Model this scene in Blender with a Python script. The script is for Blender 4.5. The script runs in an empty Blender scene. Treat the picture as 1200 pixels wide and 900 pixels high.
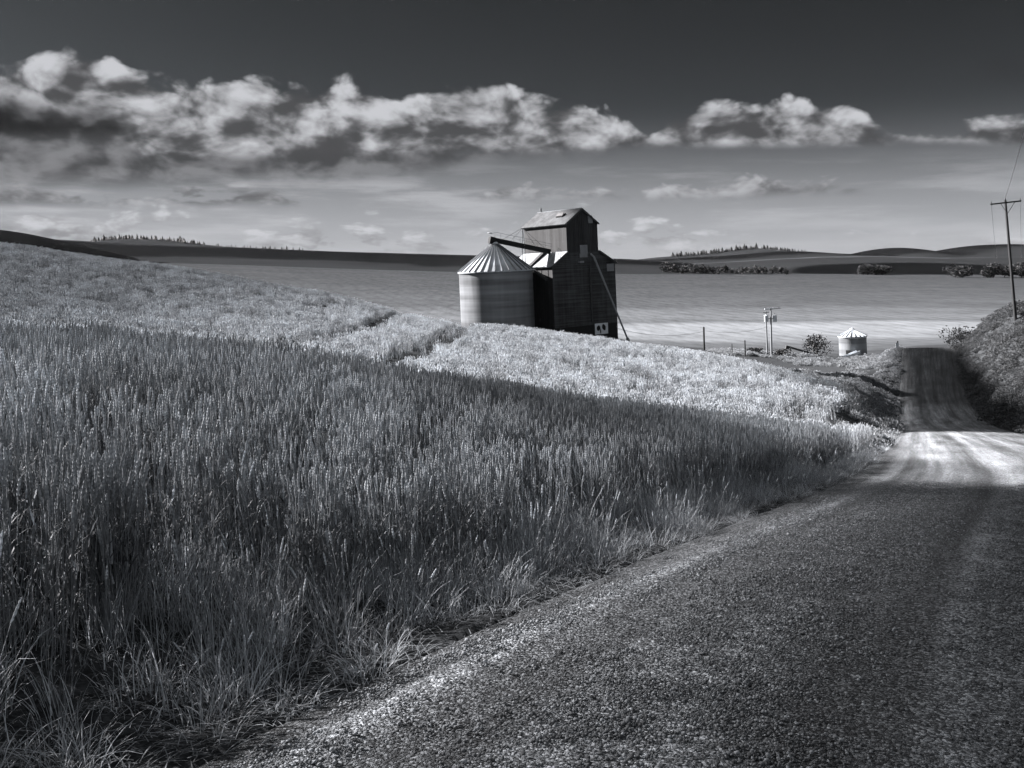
import bpy, math, random
import numpy as np
from mathutils import Vector, Matrix, noise as mnoise

# ------------------------------------------------------------------ camera, sky, sun, exposure
SC = bpy.context.scene
COL = SC.collection
F = 1150.0; CX = 600.0; CY = 310.0; ROLL = math.radians(2.5)
SUN_AZ = math.radians(-66.0)       # measured from +Y towards +X : left and a little beyond
SUN_EL = math.radians(31.0)
SUN_DIR = Vector((math.sin(SUN_AZ)*math.cos(SUN_EL), math.cos(SUN_AZ)*math.cos(SUN_EL), math.sin(SUN_EL)))

cam = bpy.data.cameras.new('camera')
cam_ob = bpy.data.objects.new('camera', cam); COL.objects.link(cam_ob)
cam.sensor_fit = 'HORIZONTAL'; cam.sensor_width = 36.0
cam.lens = 36.0*F/1200.0
cam.clip_start = 0.05; cam.clip_end = 30000
cam.shift_x = 0.0
def _place_camera():
    # level view along +Y, rolled about the view axis; the sensor is shifted down
    cam_ob.matrix_world = Matrix.Rotation(math.radians(90), 4, 'X') @ Matrix.Rotation(ROLL*CAM_SIGN, 4, 'Z')
CAM_SIGN = -1.0
cam.shift_y = -(450.0-CY)/1200.0
_place_camera()
SC.camera = cam_ob
SC.view_settings.view_transform = 'Standard'
SC.view_settings.look = 'None'
SC.view_settings.gamma = 1.0
SC.view_settings.use_curve_mapping = False
SC.view_settings.exposure = 2.8

sun = bpy.data.lights.new('sun', 'SUN'); sun.energy = 4.2; sun.angle = math.radians(0.5)
sun.color = (1.0, 0.95, 0.945)
sun_ob = bpy.data.objects.new('sun', sun); COL.objects.link(sun_ob)
sun_ob.rotation_euler = SUN_DIR.to_track_quat('Z', 'Y').to_euler()
sun_ob.location = (-100, 60, 120)

# ---- helpers for node trees
class NT:
    def __init__(self, tree): self.t = tree; self.n = tree.nodes; self.l = tree.links
    def new(self, typ, **kw):
        nd = self.n.new(typ)
        for k, v in kw.items(): setattr(nd, k, v)
        return nd
    def set(self, sock, v):
        if isinstance(v, bpy.types.NodeSocket): self.l.new(v, sock)
        else: sock.default_value = v
    def m(self, op, a, b=0.0, c=None, clamp=False):
        nd = self.new('ShaderNodeMath', operation=op, use_clamp=clamp)
        self.set(nd.inputs[0], a); self.set(nd.inputs[1], b)
        if c is not None: self.set(nd.inputs[2], c)
        return nd.outputs[0]
    def vm(self, op, a, b):
        nd = self.new('ShaderNodeVectorMath', operation=op)
        self.set(nd.inputs[0], a); self.set(nd.inputs[1], b)
        return nd.outputs[0]
    def xyz(self, x, y, z=0.0):
        nd = self.new('ShaderNodeCombineXYZ')
        self.set(nd.inputs[0], x); self.set(nd.inputs[1], y); self.set(nd.inputs[2], z)
        return nd.outputs[0]
    def noise(self, vec, scale, detail=4, rough=0.55, dist=0.0):
        nd = self.new('ShaderNodeTexNoise')
        self.set(nd.inputs['Vector'], vec); nd.inputs['Scale'].default_value = scale
        nd.inputs['Detail'].default_value = detail; nd.inputs['Roughness'].default_value = rough
        nd.inputs['Distortion'].default_value = dist
        return nd.outputs[0]
    def voro(self, vec, scale, detail=0.0, rough=0.5, feature='F1'):
        nd = self.new('ShaderNodeTexVoronoi', feature=feature)
        self.set(nd.inputs['Vector'], vec); nd.inputs['Scale'].default_value = scale
        nd.inputs['Detail'].default_value = detail; nd.inputs['Roughness'].default_value = rough
        return nd
    def smooth(self, v, a, b, lo=0.0, hi=1.0):
        nd = self.new('ShaderNodeMapRange', interpolation_type='SMOOTHSTEP')
        self.set(nd.inputs[0], v); self.set(nd.inputs[1], a); self.set(nd.inputs[2], b)
        self.set(nd.inputs[3], lo); self.set(nd.inputs[4], hi)
        return nd.outputs[0]
    def lin(self, v, a, b, lo=0.0, hi=1.0):
        nd = self.new('ShaderNodeMapRange')
        self.set(nd.inputs[0], v); self.set(nd.inputs[1], a); self.set(nd.inputs[2], b)
        self.set(nd.inputs[3], lo); self.set(nd.inputs[4], hi)
        return nd.outputs[0]
    def ramp(self, fac, stops, interp='LINEAR'):
        nd = self.new('ShaderNodeValToRGB'); cr = nd.color_ramp; cr.interpolation = interp
        while len(cr.elements) < len(stops): cr.elements.new(0.5)
        for e, (p, v) in zip(cr.elements, stops):
            e.position = p; e.color = (v, v, v, 1) if not isinstance(v, tuple) else v
        self.set(nd.inputs[0], fac)
        return nd.outputs[0]
    def mixf(self, f, a, b):
        nd = self.new('ShaderNodeMix', data_type='FLOAT')
        self.set(nd.inputs[0], f); self.set(nd.inputs[2], a); self.set(nd.inputs[3], b)
        return nd.outputs[0]
    def tint(self, v, t=(0.925, 0.99, 1.05)):
        # a grey value -> the picture's slightly cool grey
        return self.xyz(self.m('MULTIPLY', v, t[0]), self.m('MULTIPLY', v, t[1]), self.m('MULTIPLY', v, t[2]))

def unroll(px, py):
    dx, dy = px-CX, py-CY
    c, s = math.cos(ROLL), math.sin(ROLL)
    return dx*c-dy*s, dx*s+dy*c
def P(px, py, D):
    x, y = unroll(px, py)
    return Vector((x*D/F, D, -y*D/F))

# ---- world
world = bpy.data.worlds.new('World'); SC.world = world; world.use_nodes = True
W = NT(world.node_tree); W.n.clear()
w_out = W.new('ShaderNodeOutputWorld'); w_bg = W.new('ShaderNodeBackground')
w_bg.inputs['Strength'].default_value = 0.1
W.l.new(w_bg.outputs[0], w_out.inputs[0])
sky = W.new('ShaderNodeTexSky', sky_type='NISHITA')
sky.sun_disc = False; sky.sun_elevation = SUN_EL; sky.sun_rotation = SUN_AZ
sky.air_density = 1.0; sky.dust_density = 0.6; sky.ozone_density = 1.0
sep = W.new('ShaderNodeSeparateColor'); W.l.new(sky.outputs[0], sep.inputs[0])
gen = W.new('ShaderNodeTexCoord').outputs['Generated']
sx = W.new('ShaderNodeSeparateXYZ'); W.l.new(gen, sx.inputs[0])
az = W.m('ARCTAN2', sx.outputs[0], sx.outputs[1])
hyp = W.m('SQRT', W.m('ADD', W.m('MULTIPLY', sx.outputs[0], sx.outputs[0]), W.m('MULTIPLY', sx.outputs[1], sx.outputs[1])))
el = W.m('DIVIDE', sx.outputs[2], W.m('MAXIMUM', hyp, 0.02))
elr = W.m('ADD', el, W.m('MULTIPLY', az, math.sin(ROLL)))     # the cloud decks tilt a little, like the land
# clear sky : what a red filter on black and white film keeps of the sky's light (the blue share darkens it)
SKY_MUL = 0.043
red = W.m('MULTIPLY', W.m('DIVIDE', W.m('MULTIPLY', sep.outputs[0], sep.outputs[0]), W.m('MAXIMUM', sep.outputs[2], 0.2)), SKY_MUL)
CLEAR_T, CLOUD_T = (0.905, 0.99, 1.07), (0.97, 0.985, 1.035)

def E(py, px=600):                     # picture height of a cloud edge -> tangent of elevation
    return (CY-py)/F*math.cos(math.atan((px-CX)/F))
AZ0, AZ1 = math.radians(-32), math.radians(32)
u = W.lin(az, AZ0, AZ1)
def U(px): return (math.atan((px-CX)/F)-AZ0)/(AZ1-AZ0)

# one field of billows is shared by every cloud bank; it is finer low over the hills
def billow(dx, dy):
    pz = W.m('ADD', elr, dy+0.06)
    v = W.xyz(W.m('ADD', W.m('MULTIPLY', az, 3.6), dx*3.6), W.m('MULTIPLY', W.m('LOGARITHM', W.m('MAXIMUM', W.m('ADD', pz, 0.10), 0.02), math.e), 1.75), 3.0)
    wn = W.new('ShaderNodeTexNoise', noise_dimensions='2D'); W.set(wn.inputs['Vector'], v)
    wn.inputs['Scale'].default_value = 3.0; wn.inputs['Detail'].default_value = 2.0
    off = W.vm('SUBTRACT', wn.outputs[1], (0.5, 0.5, 0.5))
    v2 = W.vm('ADD', v, W.vm('MULTIPLY', off, (0.14, 0.10, 0.0)))
    nn = W.new('ShaderNodeTexNoise', noise_dimensions='2D'); W.set(nn.inputs['Vector'], v2)
    nn.inputs['Scale'].default_value = 4.0; nn.inputs['Detail'].default_value = 8.0; nn.inputs['Roughness'].default_value = 0.63
    vo = W.new('ShaderNodeTexVoronoi', feature='F1', voronoi_dimensions='2D'); W.set(vo.inputs['Vector'], v2)
    vo.inputs['Scale'].default_value = 4.6; vo.inputs['Detail'].default_value = 3.0; vo.inputs['Roughness'].default_value = 0.55
    b = W.m('SUBTRACT', 0.5, W.m('POWER', vo.outputs['Distance'], 1.5))
    return W.m('SUBTRACT', W.m('ADD', W.m('MULTIPLY', nn.outputs[0], 0.75), W.m('MULTIPLY', b, 0.46)), 0.54), v
n0, nv = billow(0.0, 0.0); n1, _ = billow(-0.014, 0.013)
relief_n = W.m('SUBTRACT', n0, n1)
bigt = W.new('ShaderNodeTexNoise', noise_dimensions='2D'); W.set(bigt.inputs['Vector'], nv)
bigt.inputs['Scale'].default_value = 2.3; bigt.inputs['Detail'].default_value = 3.0
big = W.m('SUBTRACT', bigt.outputs[0], 0.5)

def cloud_band(tops, base_pts, A, soft, bright, dark, opac, base_soft, relief=2.0, thin=None, core=0.5, lift_=0.10, tall=0.0, bigk=0.9):
    """alpha and brightness of one cloud bank; tops and bases are heights along the horizon"""
    top = W.m('MULTIPLY', W.ramp(u, [(U(x), max(0.0, E(y, x))/0.4) for x, y in tops]), 0.4)
    base = W.m('MULTIPLY', W.ramp(u, [(U(x), max(0.0, E(y, x))/0.4) for x, y in base_pts]), 0.4)
    edge = W.m('SUBTRACT', W.m('ADD', W.m('ADD', top, tall), W.m('MULTIPLY', n0, A)), elr)
    a_top = W.smooth(edge, 0.0, soft)
    lo = W.m('SUBTRACT', elr, W.m('ADD', base, W.m('MULTIPLY', big, -0.007)))
    a_base = W.smooth(lo, -base_soft, base_soft)
    alpha = W.m('MULTIPLY', W.m('MULTIPLY', a_top, a_base), opac, clamp=True)
    if thin is not None: alpha = W.m('MULTIPLY', alpha, W.smooth(W.m('ADD', n0, W.m('MULTIPLY', big, 0.8)), thin, thin+0.22))
    h = W.m('DIVIDE', W.m('SUBTRACT', elr, base), W.m('MAXIMUM', W.m('SUBTRACT', W.m('ADD', top, tall), base), 0.010))
    hh = W.smooth(W.m('ADD', h, W.m('MULTIPLY', n0, 0.5)), 0.0, 1.05)
    lit = W.m('ADD', W.m('MULTIPLY', hh, core), W.m('MULTIPLY', relief_n, relief))
    lit = W.m('ADD', lit, W.m('ADD', W.m('MULTIPLY', big, bigk), lift_))
    lit = W.smooth(lit, -0.35, 1.15)
    return alpha, W.mixf(lit, dark*0.72, bright*0.72)

col = W.tint(red, CLEAR_T)
def over(col, alpha, val):
    mx = W.new('ShaderNodeMix', data_type='RGBA')
    W.set(mx.inputs[0], alpha); W.set(mx.inputs[6], col); W.set(mx.inputs[7], W.tint(val, CLOUD_T))
    return mx.outputs[2]
# pale veil low over the hills
col = over(col, W.m('POWER', W.smooth(elr, 0.170, -0.02, 0.0, 1.0), 1.2), 0.66)
# the rest of the sky, overhead and behind: even pale cloud added as fill light
away = W.m('MAXIMUM', W.smooth(el, 0.42, 0.62), W.smooth(W.m('ABSOLUTE', az), 0.62, 0.9))
AWAY = W.mixf(W.smooth(W.m('ABSOLUTE', az), 1.3, 2.1), 0.30, 0.65)
col = over(col, W.m('MULTIPLY', away, 0.75), AWAY)
# thin layered streaks low in the sky
stv = W.xyz(W.m('MULTIPLY', az, 5.0), W.m('MULTIPLY', elr, 42.0))
stn = W.new('ShaderNodeTexNoise', noise_dimensions='2D'); W.set(stn.inputs['Vector'], stv)
stn.inputs['Scale'].default_value = 1.0; stn.inputs['Detail'].default_value = 6.0; stn.inputs['Roughness'].default_value = 0.6
sta = W.m('MULTIPLY', W.smooth(stn.outputs[0], 0.44, 0.72), W.m('MULTIPLY', W.smooth(elr, 0.004, 0.02), W.smooth(elr, 0.115, 0.07)))
col = over(col, W.m('MULTIPLY', sta, W.lin(u, 0.0, 1.0, 0.9, 0.4)), 0.76)
# low far puffs just over the hills
a, v = cloud_band([(0, 222), (60, 216), (140, 222), (260, 234), (340, 246), (380, 240), (440, 240), (470, 256), (600, 250), (650, 232), (700, 226), (740, 238), (840, 250), (900, 256), (1000, 262), (1080, 260), (1200, 258)],
                  [(0, 290), (1200, 290)], 0.07, 0.020, 1.25, 0.52, 0.9, 0.02, 1.8, -0.42)
col = over(col, a, v)
# the row of small cumulus right of centre
a, v = cloud_band([(0, 212), (150, 214), (330, 212), (380, 226), (560, 226), (590, 210), (620, 206), (650, 220), (740, 210), (790, 203), (850, 206), (900, 201), (1000, 206), (1060, 214), (1110, 240), (1200, 240)],
                  [(0, 240), (400, 238), (640, 230), (900, 228), (1060, 222), (1120, 236), (1200, 236)], 0.040, 0.012, 1.0, 0.26, 0.95, 0.007, 1.8, None, 0.6, 0.1, 0.006)
col = over(col, a, v)
# thin flat scraps above that row
a, v = cloud_band([(0, 260), (580, 240), (620, 190), (680, 184), (740, 194), (790, 210), (840, 186), (1000, 190), (1080, 184), (1200, 190)],
                  [(0, 205), (1200, 205)], 0.035, 0.02, 0.52, 0.17, 0.8, 0.012, 2.0, -0.05)
col = over(col, a, v)
# layered grey cloud under the main bank
a, v = cloud_band([(0, 112), (200, 120), (400, 128), (500, 142), (600, 146), (680, 152), (740, 162), (780, 190), (900, 230), (1200, 240)],
                  [(0, 218), (200, 213), (420, 206), (520, 196), (600, 180), (740, 172), (1200, 170)], 0.03, 0.02, 0.46, 0.13, 0.95, 0.014, 1.8, None, 0.15, 0.28, 0.0, 1.5)
col = over(col, a, v)
# the main bank of cumulus
a, v = cloud_band([(0, 80), (60, 68), (110, 64), (140, 70), (160, 88), (230, 100), (275, 96), (310, 96), (335, 104), (365, 94), (400, 88), (430, 102), (480, 114), (510, 106), (560, 100), (600, 92), (622, 108), (645, 122), (690, 117), (715, 126), (745, 142), (768, 160), (795, 136), (850, 124), (900, 119), (935, 110), (965, 126), (1000, 121), (1030, 146), (1050, 160), (1130, 146), (1200, 138)],
                  [(0, 158), (150, 160), (170, 182), (300, 182), (480, 180), (560, 176), (760, 170), (1040, 167), (1060, 163), (1200, 167)], 0.028, 0.010, 1.20, 0.16, 1.0, 0.006, 1.5, None, 0.75, 0.08, 0.011, 0.8)
col = over(col, a, v)
# dark cloud at the left in front of it, and two dim scraps at the upper right
a, v = cloud_band([(-80, 60), (0, 84), (30, 96), (90, 100), (140, 108), (166, 140), (178, 176), (200, 196), (1200, 196)],
                  [(0, 158), (150, 159), (200, 176), (1200, 176)], 0.035, 0.04, 0.42, 0.040, 0.97, 0.008, 1.6, None, 0.85, -0.20, 0.008, 1.0)
col = over(col, a, v)
a, v = cloud_band([(0, 300), (900, 300), (940, 110), (990, 54), (1050, 38), (1090, 52), (1110, 100), (1140, 52), (1170, 22), (1200, 12)],
                  [(0, 78), (1000, 78), (1080, 76), (1130, 78), (1200, 82)], 0.05, 0.05, 0.12, 0.045, 0.85, 0.02, 1.2)
col = over(col, a, v)
W.l.new(col, w_bg.inputs['Color'])
world.cycles.sampling_method = 'MANUAL'; world.cycles.sample_map_resolution = 512
SC.cycles.max_bounces = 4; SC.cycles.diffuse_bounces = 2; SC.cycles.glossy_bounces = 2; SC.cycles.transmission_bounces = 2
SC.cycles.use_adaptive_sampling = True; SC.cycles.adaptive_threshold = 0.025

# ------------------------------------------------------------------ object helpers
RNG = np.random.default_rng(7)
def tag(o, label=None, cat=None, group=None, kind=None):
    if label: o['label'] = label
    if cat: o['category'] = cat
    if group: o['group'] = group
    if kind: o['kind'] = kind
    return o
def empty(name, loc, label, cat, group=None):
    o = bpy.data.objects.new(name, None); COL.objects.link(o); o.location = loc
    o.empty_display_size = 0.3
    return tag(o, label, cat, group)
def mesh_np(name, verts, faces, mat=None, smooth=False):
    """verts (n,3) array, faces: list of index tuples or an (n,k) array"""
    me = bpy.data.meshes.new(name)
    verts = np.asarray(verts, dtype=np.float32)
    if isinstance(faces, np.ndarray):
        k = faces.shape[1]; nf = len(faces)
        me.vertices.add(len(verts)); me.vertices.foreach_set('co', verts.ravel())
        me.loops.add(nf*k); me.loops.foreach_set('vertex_index', faces.astype(np.int32).ravel())
        me.polygons.add(nf); me.polygons.foreach_set('loop_start', np.arange(0, nf*k, k, dtype=np.int32))
        me.update(calc_edges=True)
    else:
        me.from_pydata([tuple(map(float, v)) for v in verts], [], [tuple(f) for f in faces]); me.update()
    if smooth: me.polygons.foreach_set('use_smooth', np.ones(len(me.polygons), dtype=bool))
    if mat: me.materials.append(mat)
    return me
def ob(name, me, parent=None, world=True):
    o = bpy.data.objects.new(name, me); COL.objects.link(o)
    if parent is not None:
        o.parent = parent
        if world and parent is not None:
            r = parent
            off = Vector((0, 0, 0))
            while r is not None: off += r.location; r = r.parent
            o.location = -off      # the meshes are written in world space; every thing is only moved, never turned
    return o
class MB:
    """collects simple shapes, written in world space, into one mesh"""
    def __init__(self): self.v = []; self.f = []
    def add(self, vs, fs):
        b = len(self.v); self.v += [Vector(p) for p in vs]; self.f += [tuple(i+b for i in f) for f in fs]; return self
    def hexa(self, lo, hi):          # two loops of four points
        return self.add(list(lo)+list(hi), [(3, 2, 1, 0), (4, 5, 6, 7), (0, 1, 5, 4), (1, 2, 6, 5), (2, 3, 7, 6), (3, 0, 4, 7)])
    def box(self, c, ax, ay, az_, sx_, sy, sz):
        c = Vector(c); ax, ay, az_ = Vector(ax).normalized()*sx_/2, Vector(ay).normalized()*sy/2, Vector(az_).normalized()*sz/2
        q = [(-1, -1), (1, -1), (1, 1), (-1, 1)]
        return self.hexa([c+ax*i+ay*j-az_ for i, j in q], [c+ax*i+ay*j+az_ for i, j in q])
    def beam(self, a, b, w, h=None, up=(0, 0, 1)):
        a, b = Vector(a), Vector(b); d = (b-a)
        if abs(d.normalized().dot(Vector(up))) > 0.99: up = (0, 1, 0)
        s = d.cross(Vector(up)).normalized(); n = s.cross(d).normalized()
        return self.box((a+b)/2, d, s, n, d.length, w, h or w)
    def tube(self, pts, r, n=8, cap=True):
        pts = [Vector(p) for p in pts]; rs = r if isinstance(r, (list, tuple)) else [r]*len(pts)
        vs = []; fs = []
        d0 = (pts[-1]-pts[0]).normalized(); ref = Vector((0, 0, 1)) if abs(d0.z) < 0.9 else Vector((1, 0, 0))
        for i, p in enumerate(pts):
            d = (pts[min(i+1, len(pts)-1)]-pts[max(i-1, 0)]).normalized()
            s = d.cross(ref).normalized(); t = s.cross(d).normalized()
            for k in range(n):
                an = 2*math.pi*k/n
                vs.append(p+(s*math.cos(an)+t*math.sin(an))*rs[i])
        for i in range(len(pts)-1):
            for k in range(n):
                fs.append((i*n+k, i*n+(k+1) % n, (i+1)*n+(k+1) % n, (i+1)*n+k))
        if cap: fs.append(tuple(range(n-1, -1, -1))); fs.append(tuple((len(pts)-1)*n+k for k in range(n)))
        return self.add(vs, fs)
    def lathe(self, base, prof, n=48, cap=True):
        base = Vector(base); vs = []; fs = []
        for r, z in prof:
            for k in range(n):
                an = 2*math.pi*k/n; vs.append(base+Vector((r*math.cos(an), r*math.sin(an), z)))
        for i in range(len(prof)-1):
            for k in range(n): fs.append((i*n+k, i*n+(k+1) % n, (i+1)*n+(k+1) % n, (i+1)*n+k))
        if cap:
            fs.append(tuple(range(n-1, -1, -1))); fs.append(tuple((len(prof)-1)*n+k for k in range(n)))
        return self.add(vs, fs)
    def build(self, name, mat, parent=None, smooth=False):
        return ob(name, mesh_np(name, [tuple(p) for p in self.v], self.f, mat, smooth), parent)

# ------------------------------------------------------------------ materials
TINT = (0.925, 0.99, 1.05)
MATS = {}
def g3(v): return (v*TINT[0], v*TINT[1], v*TINT[2], 1.0)
def material(name, build):
    m = bpy.data.materials.new(name); m.use_nodes = True
    t = NT(m.node_tree); t.n.clear()
    out = t.new('ShaderNodeOutputMaterial')
    t.l.new(build(t), out.inputs['Surface'])
    MATS[name] = m
    return m
def principled(t, val, rough=0.8, metal=0.0, spec=0.3, bump=None, bstr=0.4, bdist=0.02):
    b = t.new('ShaderNodeBsdfPrincipled')
    if isinstance(val, bpy.types.NodeSocket): t.l.new(t.tint(val), b.inputs['Base Color'])
    else: b.inputs['Base Color'].default_value = g3(val)
    t.set(b.inputs['Roughness'], rough); b.inputs['Metallic'].default_value = metal
    b.inputs['Specular IOR Level'].default_value = spec
    if bump is not None:
        bn = t.new('ShaderNodeBump'); bn.inputs['Strength'].default_value = bstr; bn.inputs['Distance'].default_value = bdist
        t.l.new(bump, bn.inputs['Height']); t.l.new(bn.outputs[0], b.inputs['Normal'])
    return b.outputs[0]
def pos(t): return t.new('ShaderNodeNewGeometry').outputs['Position']
def objc(t): return t.new('ShaderNodeTexCoord').outputs['Object']
def leafy(name, lo, hi, trans=0.35, nscale=0.35, inst=True, rough=0.6, spec=0.25, tip=None):
    """leaf material: per-plant and per-place variation of tone, some light coming through"""
    def b(t):
        p = pos(t)
        n = t.noise(p, nscale, 3, 0.5)
        fac = t.smooth(n, 0.3, 0.7)
        if inst:
            r = t.new('ShaderNodeObjectInfo').outputs['Random']
            fac = t.m('ADD', t.m('MULTIPLY', fac, 0.6), t.m('MULTIPLY', r, 0.4))
        at = t.new('ShaderNodeAttribute', attribute_name='tone').outputs['Fac']
        v = t.m('MULTIPLY', t.mixf(fac, lo, hi), t.m('ADD', 0.10, t.m('MULTIPLY', at, 1.40)))
        pr = principled(t, v, rough, 0, spec)
        tr = t.new('ShaderNodeBsdfTranslucent'); t.l.new(t.tint(v), tr.inputs[0])
        mx = t.new('ShaderNodeMixShader'); mx.inputs[0].default_value = trans
        t.l.new(pr, mx.inputs[1]); t.l.new(tr.outputs[0], mx.inputs[2])
        return mx.outputs[0]
    return material(name, b)

M_wheat = leafy('wheat', 0.26, 0.60, 0.26)
M_wheat_far = leafy('wheat_far', 0.20, 0.72, 0.35, 0.6)
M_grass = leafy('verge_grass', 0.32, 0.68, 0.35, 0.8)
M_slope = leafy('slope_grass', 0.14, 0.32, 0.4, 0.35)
M_leaf = leafy('tree_leaf', 0.018, 0.042, 0.25, 0.15, inst=False)
M_leaf_lit = leafy('bush_leaf', 0.035, 0.075, 0.3, 0.4, inst=False)
M_conifer = leafy('conifer_leaf', 0.012, 0.03, 0.1, 0.05, inst=False)

def metal_sheet(lo, hi, rib_axis='z', ribs=3.3, rough=0.38, metal=0.85, bstr=0.5):
    def b(t):
        p = pos(t); s = t.new('ShaderNodeSeparateXYZ'); t.l.new(p, s.inputs[0])
        st = t.noise(t.vm('MULTIPLY', p, (1.3, 1.3, 0.12)), 1.0, 4, 0.6)
        pan = t.noise(t.vm('MULTIPLY', p, (0.05, 0.05, 1.1)), 1.0, 2, 0.5)
        v = t.mixf(t.m('ADD', t.m('MULTIPLY', st, 0.6), t.m('MULTIPLY', t.m('SUBTRACT', t.smooth(pan, 0.3, 0.7), 0.35), 0.8), clamp=True), lo, hi)
        w = t.m('SINE', t.m('MULTIPLY', s.outputs[2], ribs*2*math.pi))
        return principled(t, v, t.mixf(st, rough-0.08, rough+0.15), metal, 0.5, w, bstr, 0.02)
    return b
M_bin = material('galvanised_bin_wall', metal_sheet(0.09, 0.24, metal=0.45, rough=0.42, bstr=0.05))
M_binroof = material('galvanised_roof', metal_sheet(0.38, 0.62, ribs=0.01, rough=0.5, metal=0.5))
M_rib = material('dull_steel', lambda t: principled(t, t.mixf(t.noise(pos(t), 2.0), 0.10, 0.22), 0.6, 0.6))
M_white = material('white_painted_steel', lambda t: principled(t, t.mixf(t.noise(pos(t), 2.0), 0.5, 0.72), 0.5))
M_dark = material('dark_rusty_steel', lambda t: principled(t, t.mixf(t.noise(pos(t), 3.0), 0.02, 0.06), 0.7))
M_black = material('black_opening', lambda t: principled(t, t.mixf(t.noise(pos(t), 3.0), 0.008, 0.02), 0.9))
def siding(lo, hi, fx=0.55, fz=0.10, lines=0.0, vertical=True):
    def b(t):
        p = objc(t)
        g = t.new('ShaderNodeNewGeometry').outputs['Position']
        st = t.noise(t.vm('MULTIPLY', g, (2.2, 2.2, 0.09)), 1.0, 5, 0.65)
        hz = t.noise(t.vm('MULTIPLY', g, (0.12, 0.12, 4.5)), 1.0, 3, 0.6)
        bl = t.noise(g, 0.45, 4, 0.6)
        f = t.m('ADD', t.m('ADD', t.m('MULTIPLY', t.smooth(st, 0.3, 0.72), fx), t.m('MULTIPLY', t.smooth(hz, 0.35, 0.7), lines)), t.m('MULTIPLY', t.smooth(bl, 0.35, 0.7), 0.3), clamp=True)
        s = t.new('ShaderNodeSeparateXYZ'); t.l.new(g, s.inputs[0])
        w = t.m('ADD', t.m('SINE', t.m('MULTIPLY', t.m('ADD', s.outputs[0], s.outputs[1]), 16.0)), t.m('MULTIPLY', st, 1.5)) if vertical else t.m('SINE', t.m('MULTIPLY', s.outputs[2], 24.0))
        return principled(t, t.mixf(f, lo, hi), 0.75, 0.0, 0.25, w, 0.5, 0.02)
    return b
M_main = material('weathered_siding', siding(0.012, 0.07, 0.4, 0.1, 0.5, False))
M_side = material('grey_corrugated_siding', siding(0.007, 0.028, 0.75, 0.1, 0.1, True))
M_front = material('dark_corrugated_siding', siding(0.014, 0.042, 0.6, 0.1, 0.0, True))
M_roof = material('weathered_metal_roof', lambda t: principled(t, t.mixf(t.smooth(t.noise(t.vm('MULTIPLY', pos(t), (0.9, 0.9, 0.5)), 1.2, 5, 0.65), 0.3, 0.7), 0.14, 0.26), 0.6, 0.1, 0.3))
M_roof_old = material('old_metal_roof', lambda t: principled(t, t.mixf(t.smooth(t.noise(t.vm('MULTIPLY', pos(t), (0.9, 0.9, 0.5)), 1.2, 5, 0.65), 0.3, 0.7), 0.035, 0.08), 0.75, 0.0, 0.15))
M_panel = material('pale_panel', lambda t: principled(t, t.mixf(t.noise(pos(t), 1.5, 4), 0.13, 0.24), 0.6))
M_wood = material('weathered_pole_wood', lambda t: principled(t, t.mixf(t.noise(t.vm('MULTIPLY', pos(t), (8, 8, 0.6)), 1.0, 4), 0.010, 0.03), 0.85))
M_palewood = material('sunbleached_pole_wood', lambda t: principled(t, t.mixf(t.noise(t.vm('MULTIPLY', pos(t), (8, 8, 0.6)), 1.0, 4), 0.12, 0.22), 0.85))
M_wire = material('wire', lambda t: principled(t, t.mixf(t.noise(pos(t), 1.0), 0.03, 0.05), 0.6, 0.5))

# ------------------------------------------------------------------ the lie of the land
ROAD_L = [(169, 891, 3.6), (311, 829, 4.24), (500, 762, 5.2), (700, 666, 7.96), (867, 607, 11.5), (950, 578, 14.8), (1000, 562, 17.6),
          (1046, 518, 40), (1056, 503, 62), (1053, 487, 90), (1053, 466, 108), (1057, 412, 135)]
_rl = [(P(*a).x, P(*a).y) for a in ROAD_L]
RLY = np.array([-60.0, 0.0]+[y for x, y in _rl]+[200.0])
RLX = np.array([-27.0, -2.95]+[x for x, y in _rl]+[_rl[-1][0]+65*0.42])
_ys = np.linspace(-60, 200, 1041)
_xs = np.interp(_ys, RLY, RLX)
for _ in range(3):
    k = np.ones(25)/25.0
    _xs[12:-12] = np.convolve(_xs, k, 'valid')
_slope = np.gradient(_xs, _ys)
def XL(Y): return np.interp(Y, _ys, _xs)
ZK_Y = np.array([-60, -30, 0, 3.5, 20, 40, 62, 76, 90, 100, 108, 115, 122, 130, 136, 141, 148, 165, 200, 260])
ZK_Z = np.array([1.0, -0.2, -1.45, -1.74, -4.53, -7.95, -11.6, -13.8, -15.5, -16.3, -16.6, -16.45, -15.9, -15.0, -14.45, -14.45, -15.2, -18.5, -21.0, -22.5])
_zy = np.linspace(-60, 260, 1601); _zz = np.interp(_zy, ZK_Y, ZK_Z)
for _ in range(2):
    k = np.ones(21)/21.0; _zz[10:-10] = np.convolve(_zz, k, 'valid')
_zz = _zz  # smoothed
def ZR(Y): return np.interp(Y, _zy, _zz)
RW = 6.9
CR, SR = math.cos(math.radians(23)), math.sin(math.radians(23))
def road_coords(X, Y):
    s = (XL(Y)-X)*CR                # metres left of the road's left edge (negative: on the road, < -RW: right of it)
    foot = Y-s*SR
    s = (XL(Y)-X)*CR
    return s, foot

CTRL = []
def cp(px, D, py, crop=0.0):
    p = P(px, py, D); CTRL.append((p.x, p.y, p.z-crop))
H = 0.8
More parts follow.
